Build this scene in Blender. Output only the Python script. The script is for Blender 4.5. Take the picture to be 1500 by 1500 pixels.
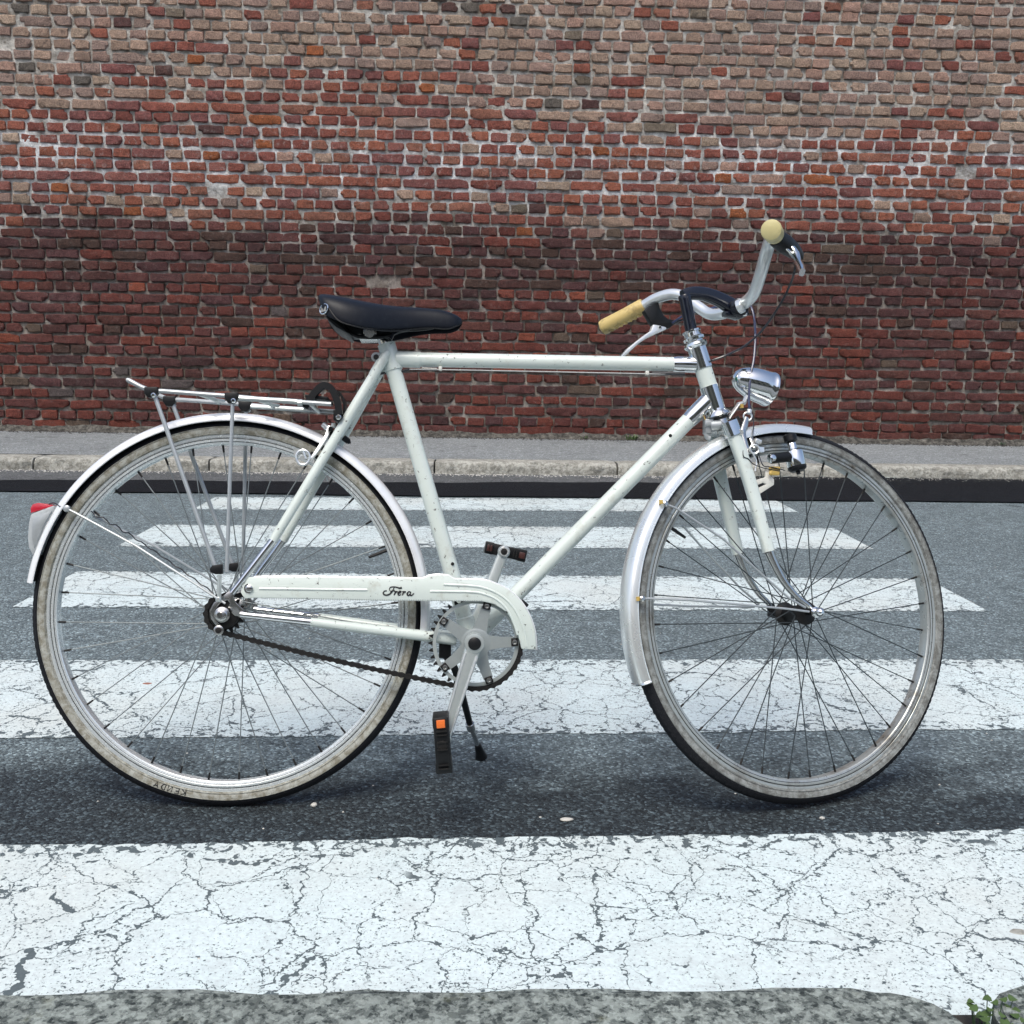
import bpy, bmesh, math, random
import numpy as np
from math import sin, cos, pi, radians, degrees, sqrt, hypot, atan2
from mathutils import Vector, Matrix
random.seed(7); rng = np.random.default_rng(7)
S = bpy.context.scene
for o in list(bpy.data.objects): bpy.data.objects.remove(o)
COL = S.collection

# ------------------------------------------------------------------ camera
F = 1489.63; CH = 0.81332; PITCH = 0.159741
RC = np.array([[0.99955892, -0.02422609, 0.0171776],
               [-0.01309926, 0.15945036, 0.98711904],
               [0.02665301, 0.98690865, -0.15906268]])      # right, up, forward
CAMP = np.array([0, 0, CH])
cd = bpy.data.cameras.new('camera'); cam = bpy.data.objects.new('camera', cd); COL.objects.link(cam)
cd.sensor_width = 36; cd.sensor_fit = 'HORIZONTAL'; cd.lens = 36 * F / 1500; cd.clip_start = .05; cd.clip_end = 1000
M = Matrix.Identity(4)
for i in range(3):
    M[i][0] = RC[0][i]; M[i][1] = RC[1][i]; M[i][2] = -RC[2][i]; M[i][3] = CAMP[i]
cam.matrix_world = M
S.camera = cam
S.render.resolution_x = S.render.resolution_y = 1024
# ------------------------------------------------------------------ light (bright overcast)
W = bpy.data.worlds.new('World'); S.world = W; W.use_nodes = True
nt = W.node_tree; nt.nodes.clear()
sky = nt.nodes.new('ShaderNodeTexSky'); sky.sky_type = 'NISHITA'; sky.sun_disc = False
SUN_EL, SUN_AZ = radians(62), radians(200)
sky.sun_elevation = SUN_EL; sky.sun_rotation = SUN_AZ
sky.air_density = 1.0; sky.dust_density = 4.0; sky.ozone_density = 1.0
bg = nt.nodes.new('ShaderNodeBackground'); bg.inputs[1].default_value = 0.15
wo = nt.nodes.new('ShaderNodeOutputWorld')
nt.links.new(sky.outputs[0], bg.inputs[0]); nt.links.new(bg.outputs[0], wo.inputs[0])
sl = bpy.data.lights.new('sun', 'SUN'); sl.energy = 1.3; sl.angle = radians(28); sl.color = (1, .995, .93)
so = bpy.data.objects.new('sun', sl); COL.objects.link(so)
sd = Vector((sin(SUN_AZ) * cos(SUN_EL), cos(SUN_AZ) * cos(SUN_EL), sin(SUN_EL)))
so.rotation_euler = (-sd).to_track_quat('-Z', 'Y').to_euler(); so.location = (0, 0, 20)
S.view_settings.view_transform = 'Standard'; S.view_settings.look = 'None'
S.view_settings.exposure = 0.42; S.view_settings.gamma = 1
S.render.engine = 'CYCLES'

# ------------------------------------------------------------------ materials
class N:
    def __init__(s, name):
        s.m = bpy.data.materials.new(name); s.m.use_nodes = True; s.t = s.m.node_tree
        s.b = s.t.nodes['Principled BSDF']; s.out = s.t.nodes['Material Output']
        s.geo = s.t.nodes.new('ShaderNodeNewGeometry'); s.tc = s.t.nodes.new('ShaderNodeTexCoord')
        s.pos = s.geo.outputs['Position']; s.obj = s.tc.outputs['Object']
    def n(s, typ, ins={}, **kw):
        x = s.t.nodes.new(typ)
        for k, v in kw.items(): setattr(x, k, v)
        for k, v in ins.items(): s.put(x.inputs[k], v)
        return x
    def put(s, sock, v):
        if isinstance(v, bpy.types.NodeSocket): s.t.links.new(v, sock)
        elif isinstance(v, bpy.types.Node): s.t.links.new(v.outputs[0], sock)
        else:
            if sock.type == 'RGBA' and not hasattr(v, '__len__'): v = (v, v, v, 1)
            if sock.type == 'RGBA' and len(v) == 3: v = (*v, 1)
            sock.default_value = v
    def noise(s, vec, scale, detail=4, rough=.6, dist=0):
        return s.n('ShaderNodeTexNoise', {'Vector': vec, 'Scale': scale, 'Detail': detail, 'Roughness': rough, 'Distortion': dist}).outputs[0]
    def vor(s, vec, scale, feature='F1', out=0, rand=1):
        return s.n('ShaderNodeTexVoronoi', {'Vector': vec, 'Scale': scale, 'Randomness': rand}, feature=feature).outputs[out]
    def ramp(s, x, stops, interp='LINEAR'):
        r = s.n('ShaderNodeValToRGB', {'Fac': x}); e = r.color_ramp; e.interpolation = interp
        while len(e.elements) < len(stops): e.elements.new(.5)
        for el, (p, c) in zip(e.elements, stops):
            el.position = p
            if not hasattr(c, '__len__'): c = (c, c, c)
            el.color = (*c, 1)
        return r.outputs[0]
    def mix(s, f, a, b, blend='MIX'):
        x = s.n('ShaderNodeMix', data_type='RGBA', blend_type=blend)
        s.put(x.inputs[0], f); s.put(x.inputs[6], a); s.put(x.inputs[7], b); return x.outputs[2]
    def math(s, op, a, b=0, c=0, clamp=False):
        x = s.n('ShaderNodeMath', operation=op, use_clamp=clamp)
        s.put(x.inputs[0], a); s.put(x.inputs[1], b); s.put(x.inputs[2], c); return x.outputs[0]
    def scale(s, vec, v):
        return s.n('ShaderNodeVectorMath', {0: vec, 1: v}, operation='MULTIPLY').outputs[0]
    def add(s, a, b):
        return s.n('ShaderNodeVectorMath', {0: a, 1: b}, operation='ADD').outputs[0]
    def bump(s, h, dist, strength=1, normal=None):
        x = s.n('ShaderNodeBump', {'Height': h, 'Distance': dist, 'Strength': strength})
        if normal is not None: s.put(x.inputs['Normal'], normal)
        return x.outputs[0]
    def fin(s, base, rough=.5, metal=0, normal=None, **kw):
        s.put(s.b.inputs['Base Color'], base); s.put(s.b.inputs['Roughness'], rough); s.put(s.b.inputs['Metallic'], metal)
        if normal is not None: s.put(s.b.inputs['Normal'], normal)
        for k, v in kw.items(): s.put(s.b.inputs[k], v)
        return s.m

def metal_mat(name, col, r0, r1, spots=.64, spotcol=(.12, .08, .055)):
    k = N(name); a = k.noise(k.obj, 60, 4); b = k.noise(k.obj, 420, 3)
    spot = k.ramp(b, [(spots, 0), (spots + .05, 1)])
    base = k.mix(spot, k.mix(a, tuple(c * .82 for c in col), col), spotcol)
    r = k.math('ADD', k.math('MULTIPLY', a, r1 - r0), r0); r = k.math('ADD', r, k.math('MULTIPLY', spot, .4))
    return k.fin(base, r, k.math('SUBTRACT', 1, k.math('MULTIPLY', spot, .8)), normal=k.bump(a, .00003))
def plain(name, col, rough, var=.25, sc=90, spec=.5, dirt=None, dthr=.6, bump=.0003, coat=0, metal=0):
    k = N(name); a = k.noise(k.obj, sc, 5); d = k.noise(k.obj, sc * 3, 4)
    base = k.mix(a, tuple(c * (1 - var) for c in col), tuple(min(1, c * (1 + var)) for c in col))
    if dirt: base = k.mix(k.ramp(k.noise(k.obj, sc * .5, 6, .7), [(dthr - .12, 0), (dthr + .08, 1)]), base, dirt)
    return k.fin(base, k.math('ADD', k.math('MULTIPLY', d, .2), rough - .1), metal, normal=k.bump(d, bump), **{'Specular IOR Level': spec, 'Coat Weight': coat, 'Coat Roughness': .12})

MT = {}
MT['chrome'] = metal_mat('chrome', (.80, .82, .82), .05, .14, .76)
MT['chrome_worn'] = metal_mat('worn_chrome', (.62, .62, .60), .14, .34, .70)
MT['alu'] = plain('brushed_aluminium', (.52, .57, .56), .33, metal=.55, var=.1, sc=50, bump=.00003)
MT['alu_dull'] = plain('dull_aluminium', (.36, .40, .40), .36, metal=.4, var=.14, sc=50, bump=.00004)
MT['alu_bright'] = plain('polished_aluminium', (.74, .77, .77), .22, metal=.6, var=.08, sc=40, bump=.00002)
MT['steel'] = plain('galvanised_steel', (.42, .45, .46), .42, metal=.5, var=.15, bump=.00005)
MT['spoke'] = plain('dull_steel_wire', (.20, .225, .23), .5, metal=.5, spec=.3)
MT['spoke_dark'] = plain('dark_oxidised_wire', (.035, .045, .05), .55, spec=.25)
MT['black'] = plain('black_plastic', (.008, .009, .010), .42, spec=.28)
MT['black_gloss'] = plain('black_gloss_paint', (.004, .006, .014), .14, spec=.4, coat=.35, bump=.00005)
MT['leather'] = plain('black_saddle_leather', (.004, .006, .011), .42, sc=200, spec=.25, bump=.0002, dirt=(.012, .015, .02), dthr=.66)
MT['tread'] = plain('tyre_rubber', (.010, .011, .014), .75, sc=150, spec=.25, bump=.001)
MT['grease'] = plain('oily_black_steel', (.008, .0075, .007), .5, var=.6, sc=300, spec=.35, bump=.0006)
MT['grip'] = plain('cream_plastic_grip', (.62, .55, .27), .42, var=.12, sc=40, dirt=(.16, .13, .07), dthr=.66)
MT['grip_l'] = plain('yellowed_plastic_grip', (.62, .47, .18), .4, var=.12, sc=40, dirt=(.12, .085, .04), dthr=.60)
MT['red'] = plain('red_lens', (.5, .02, .04), .2, coat=.6)
MT['orange'] = plain('orange_reflector', (.75, .16, .03), .3, var=.4, sc=400)
MT['darkred'] = plain('dull_red_reflector', (.05, .014, .011), .4)
MT['white_plastic'] = plain('ivory_paint', (.66, .66, .6), .4, dirt=(.3, .28, .24), dthr=.68)
MT['yellow_brass'] = plain('yellow_plastic', (.55, .38, .1), .4)
MT['glass'] = plain('lamp_glass', (.7, .75, .75), .05, coat=1)
MT['grey_plastic'] = plain('grey_plastic', (.4, .43, .44), .35, dirt=(.15, .15, .15), dthr=.66)
MT['green'] = plain('green_sticker', (.05, .3, .16), .4)
MT['cable'] = plain('black_cable_housing', (.014, .015, .02), .3, coat=.4)
MT['cable_blue'] = plain('dark_blue_cable_housing', (.03, .04, .1), .25, coat=.6)
MT['ink'] = plain('black_print', (.012, .012, .014), .5)
MT['patina'] = plain('pale_print', (.45, .46, .45), .5)

def paint_mat():
    k = N('white_frame_paint')
    a = k.noise(k.obj, 9, 5, .6); g = k.noise(k.scale(k.obj, (1, 1, 1)), 28, 6, .7); f = k.noise(k.obj, 95, 5, .75, .4)
    base = k.mix(a, (.58, .65, .60), (.70, .77, .73))
    base = k.mix(k.math('MULTIPLY', k.ramp(g, [(.56, 0), (.75, 1)]), .5), base, (.36, .34, .26))
    chip = k.ramp(f, [(.635, 0), (.65, 1)])
    base = k.mix(chip, base, (.07, .06, .05))
    return k.fin(base, k.mix(chip, .28, .6), 0, normal=k.bump(k.math('MULTIPLY', chip, -1), .0004), **{'Coat Weight': .35, 'Coat Roughness': .1})
MT['paint'] = paint_mat()
def fender_mat():
    k = N('pale_mudguard_metal')
    a = k.noise(k.obj, 12, 5, .6); f = k.noise(k.obj, 130, 5, .75)
    base = k.mix(a, (.74, .76, .77), (.86, .88, .89)); chip = k.ramp(f, [(.72, 0), (.74, 1)])
    base = k.mix(chip, base, (.2, .2, .2))
    return k.fin(base, k.math('ADD', k.math('MULTIPLY', a, .2), .1), k.math('MULTIPLY', k.ramp(a, [(.3, 0), (.7, 1)]), .35), **{'Coat Weight': .4, 'Coat Roughness': .1})
MT['fender'] = fender_mat()
def sidewall(name, c1, c2, dirt):
    k = N(name)
    a = k.noise(k.obj, 14, 6, .7); b = k.noise(k.obj, 70, 6, .75, .4); d = k.noise(k.obj, 260, 4)
    base = k.mix(a, c1, c2)
    base = k.mix(k.math('MULTIPLY', k.ramp(b, [(.40, 0), (.60, 1)]), .9), base, dirt)
    base = k.mix(k.ramp(d, [(.62, 0), (.7, .6)]), base, tuple(x * .45 for x in dirt))
    return k.fin(base, .7, 0, normal=k.bump(d, .0006))
MT['side_rear'] = sidewall('dirty_cream_tyre_sidewall', (.33, .335, .29), (.46, .475, .44), (.18, .165, .12))
MT['side_front'] = sidewall('dirty_grey_tyre_sidewall', (.22, .235, .225), (.33, .35, .34), (.11, .11, .10))

def asphalt(name, light, dark, dark_near=False, stone=150.):
    k = N(name); P = k.pos
    col = k.vor(P, stone, out=1); dist = k.vor(P, stone, out=0); d2 = k.vor(P, stone * 2.3, out=0)
    sel = k.n('ShaderNodeSeparateColor', {0: col})
    big = k.noise(P, 1.3, 5, .6); mid = k.noise(P, 14, 5, .65)
    t = k.ramp(sel.outputs[0], [(0, .0), (.45, .22), (.8, .45), (1, 1)])
    base = k.mix(t, dark, light)
    base = k.mix(k.ramp(sel.outputs[1], [(.955, 0), (.985, .6)]), base, tuple(min(1, c * 1.7) for c in light))
    base = k.mix(1, base, k.ramp(mid, [(.3, .78), (.7, 1.18)]), 'MULTIPLY')
    base = k.mix(1, base, k.ramp(big, [(.3, .86), (.7, 1.1)]), 'MULTIPLY')
    base = k.mix(k.math('MULTIPLY', k.ramp(k.noise(k.scale(P, (1, 1.6, 1)), 5.5, 6, .7), [(.56, 0), (.70, 1)]), .35), base, dark)
    base = k.mix(k.ramp(k.noise(P, 7, 2, .4), [(.70, 0), (.74, .6)]), base, tuple(c * .5 for c in dark))
    rough = .75
    if dark_near:  # road colour darker on the near side, along a noisy boundary
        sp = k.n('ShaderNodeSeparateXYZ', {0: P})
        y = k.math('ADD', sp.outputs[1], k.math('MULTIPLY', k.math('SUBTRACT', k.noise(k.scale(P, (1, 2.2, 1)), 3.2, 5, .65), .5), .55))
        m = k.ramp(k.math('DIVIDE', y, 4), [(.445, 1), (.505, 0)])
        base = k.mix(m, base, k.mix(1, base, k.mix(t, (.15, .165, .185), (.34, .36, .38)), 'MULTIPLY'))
    h = k.math('SUBTRACT', k.math('MULTIPLY', k.ramp(dist, [(0, 1), (.75, 0)]), 1), k.math('MULTIPLY', d2, .4))
    return k.fin(base, rough, 0, normal=k.bump(h, .0030, .9), **{'Specular IOR Level': .35 if dark_near else .15})
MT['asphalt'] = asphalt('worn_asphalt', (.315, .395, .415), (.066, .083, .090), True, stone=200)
MT['patch'] = asphalt('fresh_asphalt_patch', (.016, .020, .025), (.004, .005, .007), stone=160)
MT['gutter'] = asphalt('grey_gutter_asphalt', (.20, .21, .215), (.07, .075, .078))
MT['pave'] = asphalt('pale_pavement_asphalt', (.40, .43, .44), (.16, .175, .18), stone=120)

def zebra():
    k = N('cracked_road_paint'); P = k.pos
    w = k.n('ShaderNodeVectorMath', {0: k.n('ShaderNodeTexNoise', {'Vector': P, 'Scale': 9, 'Detail': 5, 'Roughness': .7}).outputs[1], 1: (.5, .5, .5)}, operation='SUBTRACT')
    w = k.scale(w.outputs[0], (.11, .11, 0)); Q = k.add(P, w); Q = k.scale(Q, (1, 1, 0))
    e1 = k.vor(Q, 5.4, 'DISTANCE_TO_EDGE'); e2 = k.vor(k.add(Q, (3.3, 1.7, 0)), 10.5, 'DISTANCE_TO_EDGE')
    wn = k.noise(P, 40, 3)
    m1 = k.noise(P, 2.3, 3); m2 = k.noise(k.add(P, (5, 5, 0)), 2.8, 3)
    c1 = k.math('MULTIPLY', k.math('LESS_THAN', e1, k.math('SUBTRACT', k.math('MULTIPLY', wn, .036), .0112)), k.ramp(m1, [(.33, 0), (.36, 1)]))
    c2 = k.math('MULTIPLY', k.math('LESS_THAN', e2, k.math('SUBTRACT', k.math('MULTIPLY', wn, .052), .0175)), k.ramp(m2, [(.40, 0), (.44, 1)]))
    crack = k.math('MAXIMUM', c1, c2)
    pits = k.noise(k.scale(P, (1, 1, 0)), 110, 3, .6, .2); pm = k.noise(P, 3.1, 4)
    pit = k.math('GREATER_THAN', k.math('ADD', pits, k.math('MULTIPLY', pm, .26)), .775)
    pit = k.math('MAXIMUM', pit, k.math('MULTIPLY', k.math('GREATER_THAN', k.math('ADD', k.noise(P, 260, 2), k.math('MULTIPLY', pm, .2)), .755), .8))
    # worn fringes along the stripe edges (attribute 'edge' = metres from the stripe's long edges)
    ed = k.n('ShaderNodeAttribute', attribute_name='edge').outputs['Fac']
    wear = k.math('GREATER_THAN', k.math('SUBTRACT', k.noise(k.scale(P, (1, 1, 0)), 48, 4, .6, .3), k.math('MULTIPLY', ed, 1.6)), .515)
    hole = k.math('MAXIMUM', k.math('MAXIMUM', crack, pit), wear)
    soft = k.math('MAXIMUM', hole, k.math('MULTIPLY', k.ramp(pits, [(.56, 0), (.68, .3)]), 1))
    a = k.noise(P, 5, 6, .65); b = k.noise(P, 170, 3)
    base = k.mix(a, (.56, .66, .66), (.70, .80, .80)); base = k.mix(k.ramp(k.noise(P, 1.7, 4), [(.45, 0), (.7, .5)]), base, (.58, .58, .52))
    base = k.mix(k.ramp(b, [(.35, .35), (.6, 0)]), base, (.42, .45, .46))
    base = k.mix(k.math('MULTIPLY', k.ramp(k.noise(P, 22, 6, .75), [(.5, 0), (.68, 1)]), .35), base, (.42, .46, .46))
    base = k.mix(soft, base, k.mix(b, (.05, .07, .075), (.14, .17, .18)))
    return k.fin(base, .6, 0, normal=k.bump(k.math('SUBTRACT', k.math('MULTIPLY', b, .3), hole), .003, .8), **{'Specular IOR Level': .35})
MT['zebra'] = zebra()

def granite(name, c1, c2, sc, dirt=.0, bump=.004, moss=0):
    k = N(name); P = k.pos
    v = k.vor(P, sc, out=1); s = k.n('ShaderNodeSeparateColor', {0: v}); a = k.noise(P, sc * .25, 6, .7); b = k.noise(P, 6, 5)
    t = k.math('ADD', k.math('MULTIPLY', s.outputs[0], .5), k.math('MULTIPLY', k.ramp(a, [(.46, 0), (.54, 1)]), .5))
    base = k.mix(t, c2, c1)
    base = k.mix(k.ramp(b, [(.45, 0), (.75, dirt)]), base, tuple(x * .5 for x in c2))
    if moss: base = k.mix(k.ramp(k.noise(P, 11, 4), [(.62, 0), (.7, moss)]), base, (.12, .12, .05))
    return k.fin(base, .8, 0, normal=k.bump(k.noise(P, sc * .35, 6, .7), bump, .9), **{'Specular IOR Level': .3})
MT['kerb_near'] = granite('grey_granite_kerb', (.33, .37, .34), (.022, .030, .030), 230, .3, .003, .4)
MT['kerb_far'] = granite('pale_granite_kerb', (.50, .50, .45), (.22, .215, .185), 120, .4, .014)

def brick():
    k = N('weathered_brick'); P = k.pos
    at = k.n('ShaderNodeAttribute', attribute_name='bcol').outputs['Color']; oi = k.n('ShaderNodeObjectInfo').outputs['Color']
    base = k.mix(1, at, oi, 'MULTIPLY')
    a = k.noise(P, 30, 6, .7); b = k.noise(P, 120, 5, .75); c = k.noise(P, 9, 5, .6)
    base = k.mix(1, base, k.ramp(a, [(.25, .62), (.5, 1), (.75, 1.28)]), 'MULTIPLY')
    base = k.mix(1, base, k.ramp(b, [(.3, .42), (.55, 1), (.75, 1.5)]), 'MULTIPLY')
    # soot blotches
    base = k.mix(k.ramp(k.noise(P, 17, 6, .7), [(.58, 0), (.74, .6)]), base, (.035, .028, .028))
    # pale lime smears, stronger in the band two metres up
    z = k.n('ShaderNodeSeparateXYZ', {0: P}).outputs[2]
    zz = k.math('ADD', z, k.math('MULTIPLY', k.math('SUBTRACT', c, .5), .5))
    band = k.ramp(k.math('DIVIDE', zz, 4), [(.50, 0), (.545, 1), (.60, 1), (.64, 0)])
    li = k.math('MULTIPLY', k.ramp(k.noise(P, 24, 6, .75), [(.54, 0), (.72, .7)]), k.math('ADD', k.math('MULTIPLY', band, .65), .22))
    base = k.mix(li, base, (.5, .47, .44))
    sp = k.math('MULTIPLY', k.ramp(k.vor(P, 34), [(.05, 1), (.09, 0)]), k.ramp(k.noise(P, 5, 2), [(.6, 0), (.66, .8)]))
    base = k.mix(sp, base, (.6, .6, .6))
    h = k.math('ADD', k.math('MULTIPLY', a, .55), k.math('MULTIPLY', b, .45))
    return k.fin(base, .85, 0, normal=k.bump(h, .022, 1), **{'Specular IOR Level': .25})
MT['brick'] = brick()
def mortar():
    k = N('lime_mortar'); P = k.pos
    z = k.n('ShaderNodeSeparateXYZ', {0: P}).outputs[2]
    n1 = k.noise(P, 7, 6, .65); n2 = k.noise(P, 60, 5, .7); n3 = k.noise(P, 2.2, 4)
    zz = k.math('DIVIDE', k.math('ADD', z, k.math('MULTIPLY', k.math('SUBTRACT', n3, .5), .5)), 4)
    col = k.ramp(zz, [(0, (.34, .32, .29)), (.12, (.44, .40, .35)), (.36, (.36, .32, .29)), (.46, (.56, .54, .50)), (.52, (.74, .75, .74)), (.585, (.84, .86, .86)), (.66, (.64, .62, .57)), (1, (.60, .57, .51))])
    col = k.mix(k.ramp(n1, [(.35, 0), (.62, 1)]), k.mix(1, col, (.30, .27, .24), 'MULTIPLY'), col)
    col = k.mix(k.ramp(k.noise(P, 13, 5, .7), [(.60, 0), (.70, .8)]), col, (.50, .49, .47))
    col = k.mix(1, col, k.ramp(n2, [(.3, .65), (.7, 1.25)]), 'MULTIPLY')
    return k.fin(col, .9, 0, normal=k.bump(n2, .014, 1), **{'Specular IOR Level': .2})
MT['mortar'] = mortar()
MT['weed'] = plain('weed_leaf', (.07, .12, .035), .55, var=.4, sc=60)
MT['weed_dark'] = plain('dark_ivy_leaf', (.035, .07, .03), .5, var=.5, sc=60)
MT['pebble'] = plain('pale_pebble', (.5, .49, .45), .8, sc=60)
MT['soil'] = plain('dark_soil', (.035, .032, .028), .9, sc=80, bump=.004)
MT['litter'] = plain('dry_leaf', (.28, .12, .08), .8, sc=60)
MT['stucco'] = plain('ochre_stucco', (.42, .36, .25), .9, sc=3)

# ------------------------------------------------------------------ mesh helpers
def V3(a): return np.array(a, float)
def unit(a): a = V3(a); return a / max(1e-9, np.linalg.norm(a))
def sm(pts, n=6):
    p = [V3(q) for q in pts]; p = [2 * p[0] - p[1]] + p + [2 * p[-1] - p[-2]]; o = []
    for i in range(1, len(p) - 2):
        for t in np.linspace(0, 1, n, endpoint=False):
            a, b, c, d = p[i - 1:i + 3]
            o.append(.5 * ((2 * b) + (c - a) * t + (2 * a - 5 * b + 4 * c - d) * t * t + (3 * b - a - 3 * c + d) * t ** 3))
    o.append(p[-2]); return o
class G:
    def __init__(s): s.v = []; s.f = []; s.mi = []
    def add(s, vs, fs, mi=0):
        o = len(s.v); s.v += [tuple(map(float, q)) for q in vs]; s.f += [tuple(i + o for i in f) for f in fs]; s.mi += [mi] * len(fs)
    def tube(s, pts, r, n=12, caps=True, mi=0, sec=None, up=None):
        pts = [V3(p) for p in pts]; m = len(pts); rr = r if hasattr(r, '__len__') else [r] * m
        if len(rr) != m: rr = np.interp(np.linspace(0, 1, m), np.linspace(0, 1, len(rr)), rr)
        T = [unit(pts[min(i + 1, m - 1)] - pts[max(i - 1, 0)]) for i in range(m)]
        u = V3(up) if up is not None else (V3((0, 1, 0)) if abs(T[0][1]) < .9 else V3((0, 0, 1)))
        vs = []; 
        for i in range(m):
            u = unit(u - T[i] * (u @ T[i])); w = np.cross(T[i], u)
            for k in range(n):
                a = 2 * pi * k / n
                su, sw = (1, 1) if sec is None else (sec[i] if hasattr(sec[0], '__len__') else sec)
                if sec is None: cu, cw = cos(a), sin(a)
                else: cu = math.copysign(abs(cos(a)) ** .6, cos(a)) * su; cw = math.copysign(abs(sin(a)) ** .6, sin(a)) * sw
                vs.append(pts[i] + rr[i] * (u * cu + w * cw))
        fs = [(i * n + k, i * n + (k + 1) % n, (i + 1) * n + (k + 1) % n, (i + 1) * n + k) for i in range(m - 1) for k in range(n)]
        if caps: fs += [tuple(range(n - 1, -1, -1)), tuple((m - 1) * n + k for k in range(n))]
        s.add(vs, fs, mi); return s
    def lathe(s, prof, T=None, n=48, a0=0, a1=2 * pi, closed=True, mi=None):
        """prof: (radius, lateral) about the wheel axis; angle in the wheel's plane"""
        full = abs(a1 - a0 - 2 * pi) < 1e-6; m = n if full else n + 1; P = len(prof); vs = []
        for i in range(m):
            a = a0 + (a1 - a0) * i / n
            for (r, y) in prof: vs.append((r * cos(a), y, r * sin(a)))
        if T: vs = [T(v) for v in vs]
        o = len(s.v); s.v += [tuple(map(float, v)) for v in vs]
        for i in range(n):
            j = (i + 1) % m
            for q in range(P if closed else P - 1):
                q2 = (q + 1) % P
                s.f.append((o + i * P + q, o + i * P + q2, o + j * P + q2, o + j * P + q)); s.mi.append(0 if mi is None else mi[q])
        if not full and closed:
            s.f.append(tuple(o + q for q in range(P))); s.mi.append(0); s.f.append(tuple(o + n * P + q for q in reversed(range(P)))); s.mi.append(0)
        return s
    def rev(s, c, axis, prof, n=24, mi=0):
        """solid of revolution: prof = (radius, height along axis)"""
        ax_ = unit(axis); u = unit(np.cross(ax_, (0, 1, 0) if abs(ax_[1]) < .9 else (1, 0, 0))); w = np.cross(ax_, u); c = V3(c); vs = []
        for (r, h) in prof:
            for k in range(n): a = 2 * pi * k / n; vs.append(c + ax_ * h + (u * cos(a) + w * sin(a)) * r)
        P = len(prof); fs = [(i * n + k, i * n + (k + 1) % n, (i + 1) * n + (k + 1) % n, (i + 1) * n + k) for i in range(P - 1) for k in range(n)]
        fs += [tuple(range(n - 1, -1, -1)), tuple((P - 1) * n + k for k in range(n))]
        s.add(vs, fs, mi); return s
    def cyl(s, p0, p1, r, n=16, mi=0, bev=.0):
        p0, p1 = V3(p0), V3(p1); L = np.linalg.norm(p1 - p0); b = bev or min(r, L) * .12
        return s.rev(p0, p1 - p0, [(r - b, 0), (r, b), (r, L - b), (r - b, L)], n, mi)
    def box(s, c, ex, ey, ez, mi=0):
        c = V3(c); ex, ey, ez = V3(ex), V3(ey), V3(ez); vs = []
        for a in (-1, 1):
            for b in (-1, 1):
                for d in (-1, 1): vs.append(c + (ex * a + ey * b + ez * d) * .5)
        s.add(vs, [(0, 1, 3, 2), (4, 6, 7, 5), (0, 4, 5, 1), (2, 3, 7, 6), (0, 2, 6, 4), (1, 5, 7, 3)], mi); return s
    def prism(s, poly, off, mi=0, poly2=None):
        """poly: 3-D outline; off: thickness vector"""
        off = V3(off); a = [V3(p) for p in poly]; b = [V3(p) + off for p in (poly2 or poly)]; n = len(a)
        s.add(a + b, [tuple(range(n)), tuple(range(2 * n - 1, n - 1, -1))] + [(i, i + n, (i + 1) % n + n, (i + 1) % n) for i in range(n)], mi); return s
def mesh(name, g, mats, angle=35, bevel=0):
    me = bpy.data.meshes.new(name); me.from_pydata(g.v, [], g.f); me.update()
    bm = bmesh.new(); bm.from_mesh(me)
    if bevel:
        ed = [e for e in bm.edges if len(e.link_faces) == 2 and e.calc_face_angle(0) > radians(50)]
        mi = {}
        bmesh.ops.bevel(bm, geom=ed, offset=bevel, segments=2, affect='EDGES', profile=.5, clamp_overlap=True)
    bmesh.ops.recalc_face_normals(bm, faces=bm.faces); bm.to_mesh(me); bm.free()
    for m in (mats if isinstance(mats, (list, tuple)) else [mats]): me.materials.append(MT[m] if isinstance(m, str) else m)
    if not bevel and len(g.mi) == len(me.polygons): me.polygons.foreach_set('material_index', g.mi)
    me.polygons.foreach_set('use_smooth', [True] * len(me.polygons)); me.set_sharp_from_angle(angle=radians(angle))
    return me
def obj(name, g, mats, parent=None, bevel=0, angle=35, **props):
    me = g if isinstance(g, bpy.types.Mesh) else mesh(name, g, mats, angle, bevel)
    o = bpy.data.objects.new(name, me); COL.objects.link(o)
    if parent: o.parent = parent
    for k, v in props.items(): o[k] = v
    return o
def empty(name, parent=None, **props):
    o = bpy.data.objects.new(name, None); COL.objects.link(o); o.empty_display_size = .1
    if parent: o.parent = parent
    for k, v in props.items(): o[k] = v
    return o

# ------------------------------------------------------------------ ground, road, pavements
def sheet(name, poly, z, m, kind='structure', nx=1, ny=1, parent=None):
    """quad sheet: poly = 4 corners (x,y) counter-clockwise, gridded"""
    a, b, c_, d = [V3(p) for p in poly]; vs = []; fs = []
    for j in range(ny + 1):
        for i in range(nx + 1):
            s, t = i / nx, j / ny; p = (a * (1 - s) + b * s) * (1 - t) + (d * (1 - s) + c_ * s) * t; vs.append((p[0], p[1], z))
    for j in range(ny):
        for i in range(nx): o = j * (nx + 1) + i; fs.append((o, o + 1, o + nx + 2, o + nx + 1))
    me = bpy.data.meshes.new(name); me.from_pydata(vs, [], fs); me.materials.append(MT[m])
    o = bpy.data.objects.new(name, me); COL.objects.link(o)
    if kind: o['kind'] = kind
    if parent: o.parent = parent
    return o
sheet('ground', [(-300, -300), (300, -300), (300, 300), (-300, 300)], -.02, 'gutter')
road = sheet('road', [(-60, .95), (60, .95), (60, 6.75), (-60, 6.75)], 0, 'asphalt')
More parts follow.
